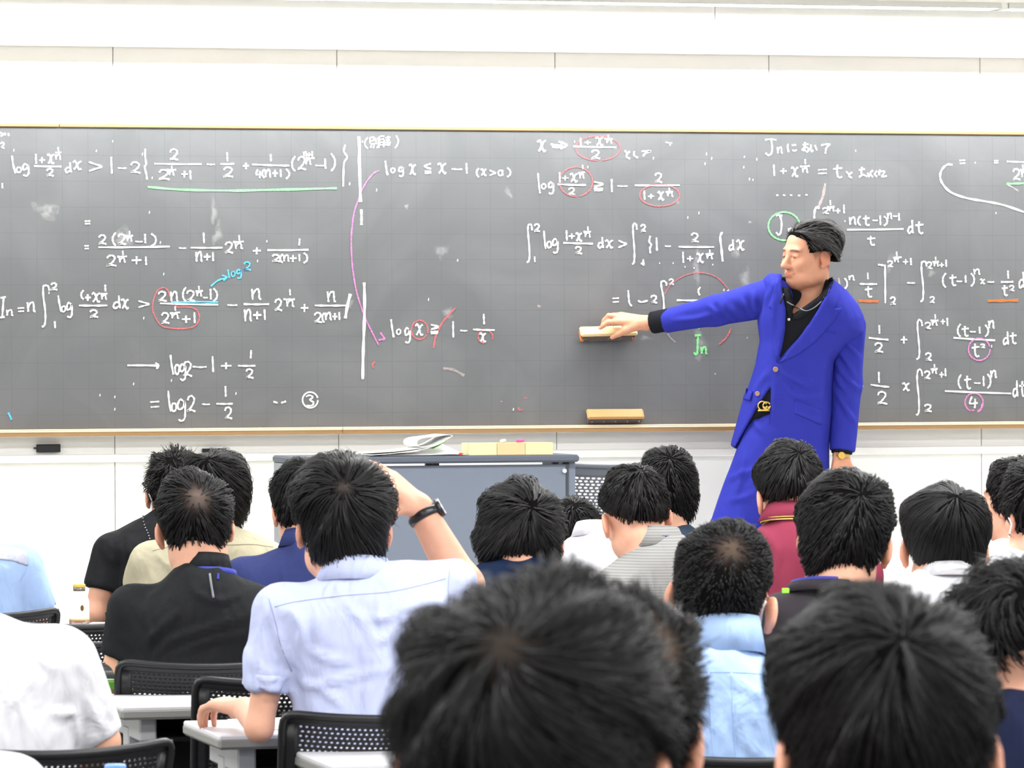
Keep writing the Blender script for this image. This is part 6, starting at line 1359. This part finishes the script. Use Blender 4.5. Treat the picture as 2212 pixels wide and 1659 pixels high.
def arc_patch(name, a0, a1, z0, z1, mt, rr=1.022, oval=False):
    vd = -VIEW; base = math.atan2(vd[1], vd[0]); G_ = []
    if oval:
        V_ = [(q[0]+r0*rr*math.cos(base+(a0+a1)/2), q[1]+r0*rr*math.sin(base+(a0+a1)/2), zb2+(z0+z1)/2)]
        for j in range(18):
            t_ = 2*math.pi*j/18; aa = base+(a0+a1)/2+(a1-a0)/2*math.cos(t_); V_.append((q[0]+r0*rr*math.cos(aa), q[1]+r0*rr*math.sin(aa), zb2+(z0+z1)/2+(z1-z0)/2*math.sin(t_)))
        return mesh_obj(name, V_, [(0, 1+j, 1+(j+1) % 18) for j in range(18)], mt, lb)
    for aa in np.linspace(a0, a1, 8): G_.append([(q[0]+r0*rr*math.cos(base+aa), q[1]+r0*rr*math.sin(base+aa), zb2+z) for z in (z0, z1)])
    b = MB(); b.grid(np.array(G_)); return b.obj(name, mt, lb, True)
arc_patch('emblem_ring', .20, .62, qz*.505, qz*.63, M_bg, 1.02, True)
arc_patch('emblem', .20, .52, qz*.515, qz*.62, mat('emblem_dark', srgb(86, 66, 56), rough=.5), 1.03, True)
arc_patch('barcode', .42, .80, qz*.06, qz*.30, mat('barcode', srgb(236, 232, 224), rough=.6, wave=('Z', 160, srgb(60, 55, 55))), 1.03)
for zz in (.28, .24, .20, .16, .12): arc_patch('print', -.75, .35, qz*zz, qz*(zz+.012), mat('print_pale', srgb(196, 176, 166), rough=.6), 1.022)
for zz in (.46, .50, .54): arc_patch('print', -.7, .1, qz*zz, qz*(zz+.006), mat('print_grey', srgb(190, 186, 180), rough=.6), 1.012)
# bottle with blue cap at the lower left edge, on a desk of its own row
q = U(249, 1651, 7.2)
desk(q[0]-1.05, q[1]-.07, 'desk under the blue capped bottle, below the lower left edge', L_=1.5)
b2 = thing('bottle', 'clear bottle with blue cap, at the bottom edge by the lower left chair', 'bottle', (q[0], q[1], DZ))
qz = q[2]-DZ
b = MB(); b.lathe([(.024, 0), (.0265, .004), (.0265, qz*.62), (.022, qz*.75), (.0135, qz*.85), (.0125, qz*.9)], (q[0], q[1], DZ+.0005), 24); b.obj('bottle_body', mat('bottle_plastic', srgb(214, 224, 234), rough=.15, spec=.5), b2, True)
b = MB(); b.lathe([(.0165, qz*.86), (.0168, qz*.985), (.0155, qz)], (q[0], q[1], DZ), 24); b.obj('cap', mat('cap_blue', srgb(110, 150, 225), rough=.4), b2, True)
# papers and books
def slab(name, label, cat, c, h, rz, mt, rx=0., bev=.001, pages=None):
    R_ = rotm('Z', rz) @ rotm('X', rx); b = MB(); b.box(c, h, R_, bev=bev); return tag(b.obj(name, mt), label, cat)
q = Z(228, 1466, DZ+.022)
q[0] -= .045
bk_ = thing('book', 'green covered book lying under white paper, left of the black polo man', 'book', (q[0], q[1], DZ))
b = MB(); b.box((q[0], q[1], DZ+.0105), (.125, .085, .0085), bev=.002); b.obj('page_block', M_paper, bk_)
b = MB(); b.box((q[0], q[1], DZ+.0195), (.128, .088, .0012), bev=.0006); b.box((q[0], q[1], DZ+.0012), (.128, .088, .0012), bev=.0006); b.box((q[0], q[1]-.0875, DZ+.0105), (.128, .0012, .0095), bev=.0006); b.obj('cover', mat('book_green', srgb(84, 140, 40), rough=.5), bk_)
slab('paper_sheet', 'white paper sheet lying on the green covered book', 'paper', (q[0]-.01, q[1]+.03, DZ+.0225), (.12, .075, .0015), 6, M_paper, bev=.0006)
q = Z(222, 1446, DZ+.05)
pc_ = thing('pencil_case', 'dark glossy pencil case behind the green covered book', 'pencil case', (q[0], q[1], DZ))
S = SDF(); q[1] += .05; S.rbox((q[0], q[1]+.03, DZ+.030), (.10, .035, .030), .026, k=.01); v, f_ = S.mesh(.008); mesh_obj('pouch', v, f_, mat('case_dark', srgb(70, 72, 70), rough=.25, spec=.6), pc_)
MB().tube([(q[0]-.085, q[1]+.02, DZ+.0605), (q[0], q[1]+.022, DZ+.0612), (q[0]+.085, q[1]+.02, DZ+.0605)], .002, 6).obj('zipper', M_metal, pc_, True)
q = Z(606, 1566, DZ); slab('paper_sheet', 'white paper on the desk beside the elbow in pale blue shirt', 'paper', (q[0]+.03, q[1]+.02, DZ+.0016), (.105, .148, .0012), 4, M_paper, bev=.0005)
q = U(238, 1326, 13.25); bn = thing('folder', 'thin black folder standing open beside the arm near the white bottle', 'folder', (q[0], q[1], DZ))
for sg in (-1, 1):
    R_ = rotm('Z', 25*sg+60) @ rotm('X', 8*sg); b = MB(); b.box((q[0], q[1]+.010*sg, DZ+.034), (.018, .0015, .033), R_, bev=.0008); b.obj('cover', M_black, bn)
q = Z(256, 1340, DZ+.01); slab('paper_sheet', 'cream paper sheet by the black folder near the white bottle', 'paper', (q[0], q[1]-.05, DZ+.002), (.10, .07, .0014), -20, mat('paper_cream', srgb(232, 230, 214), rough=.85), bev=.0005)
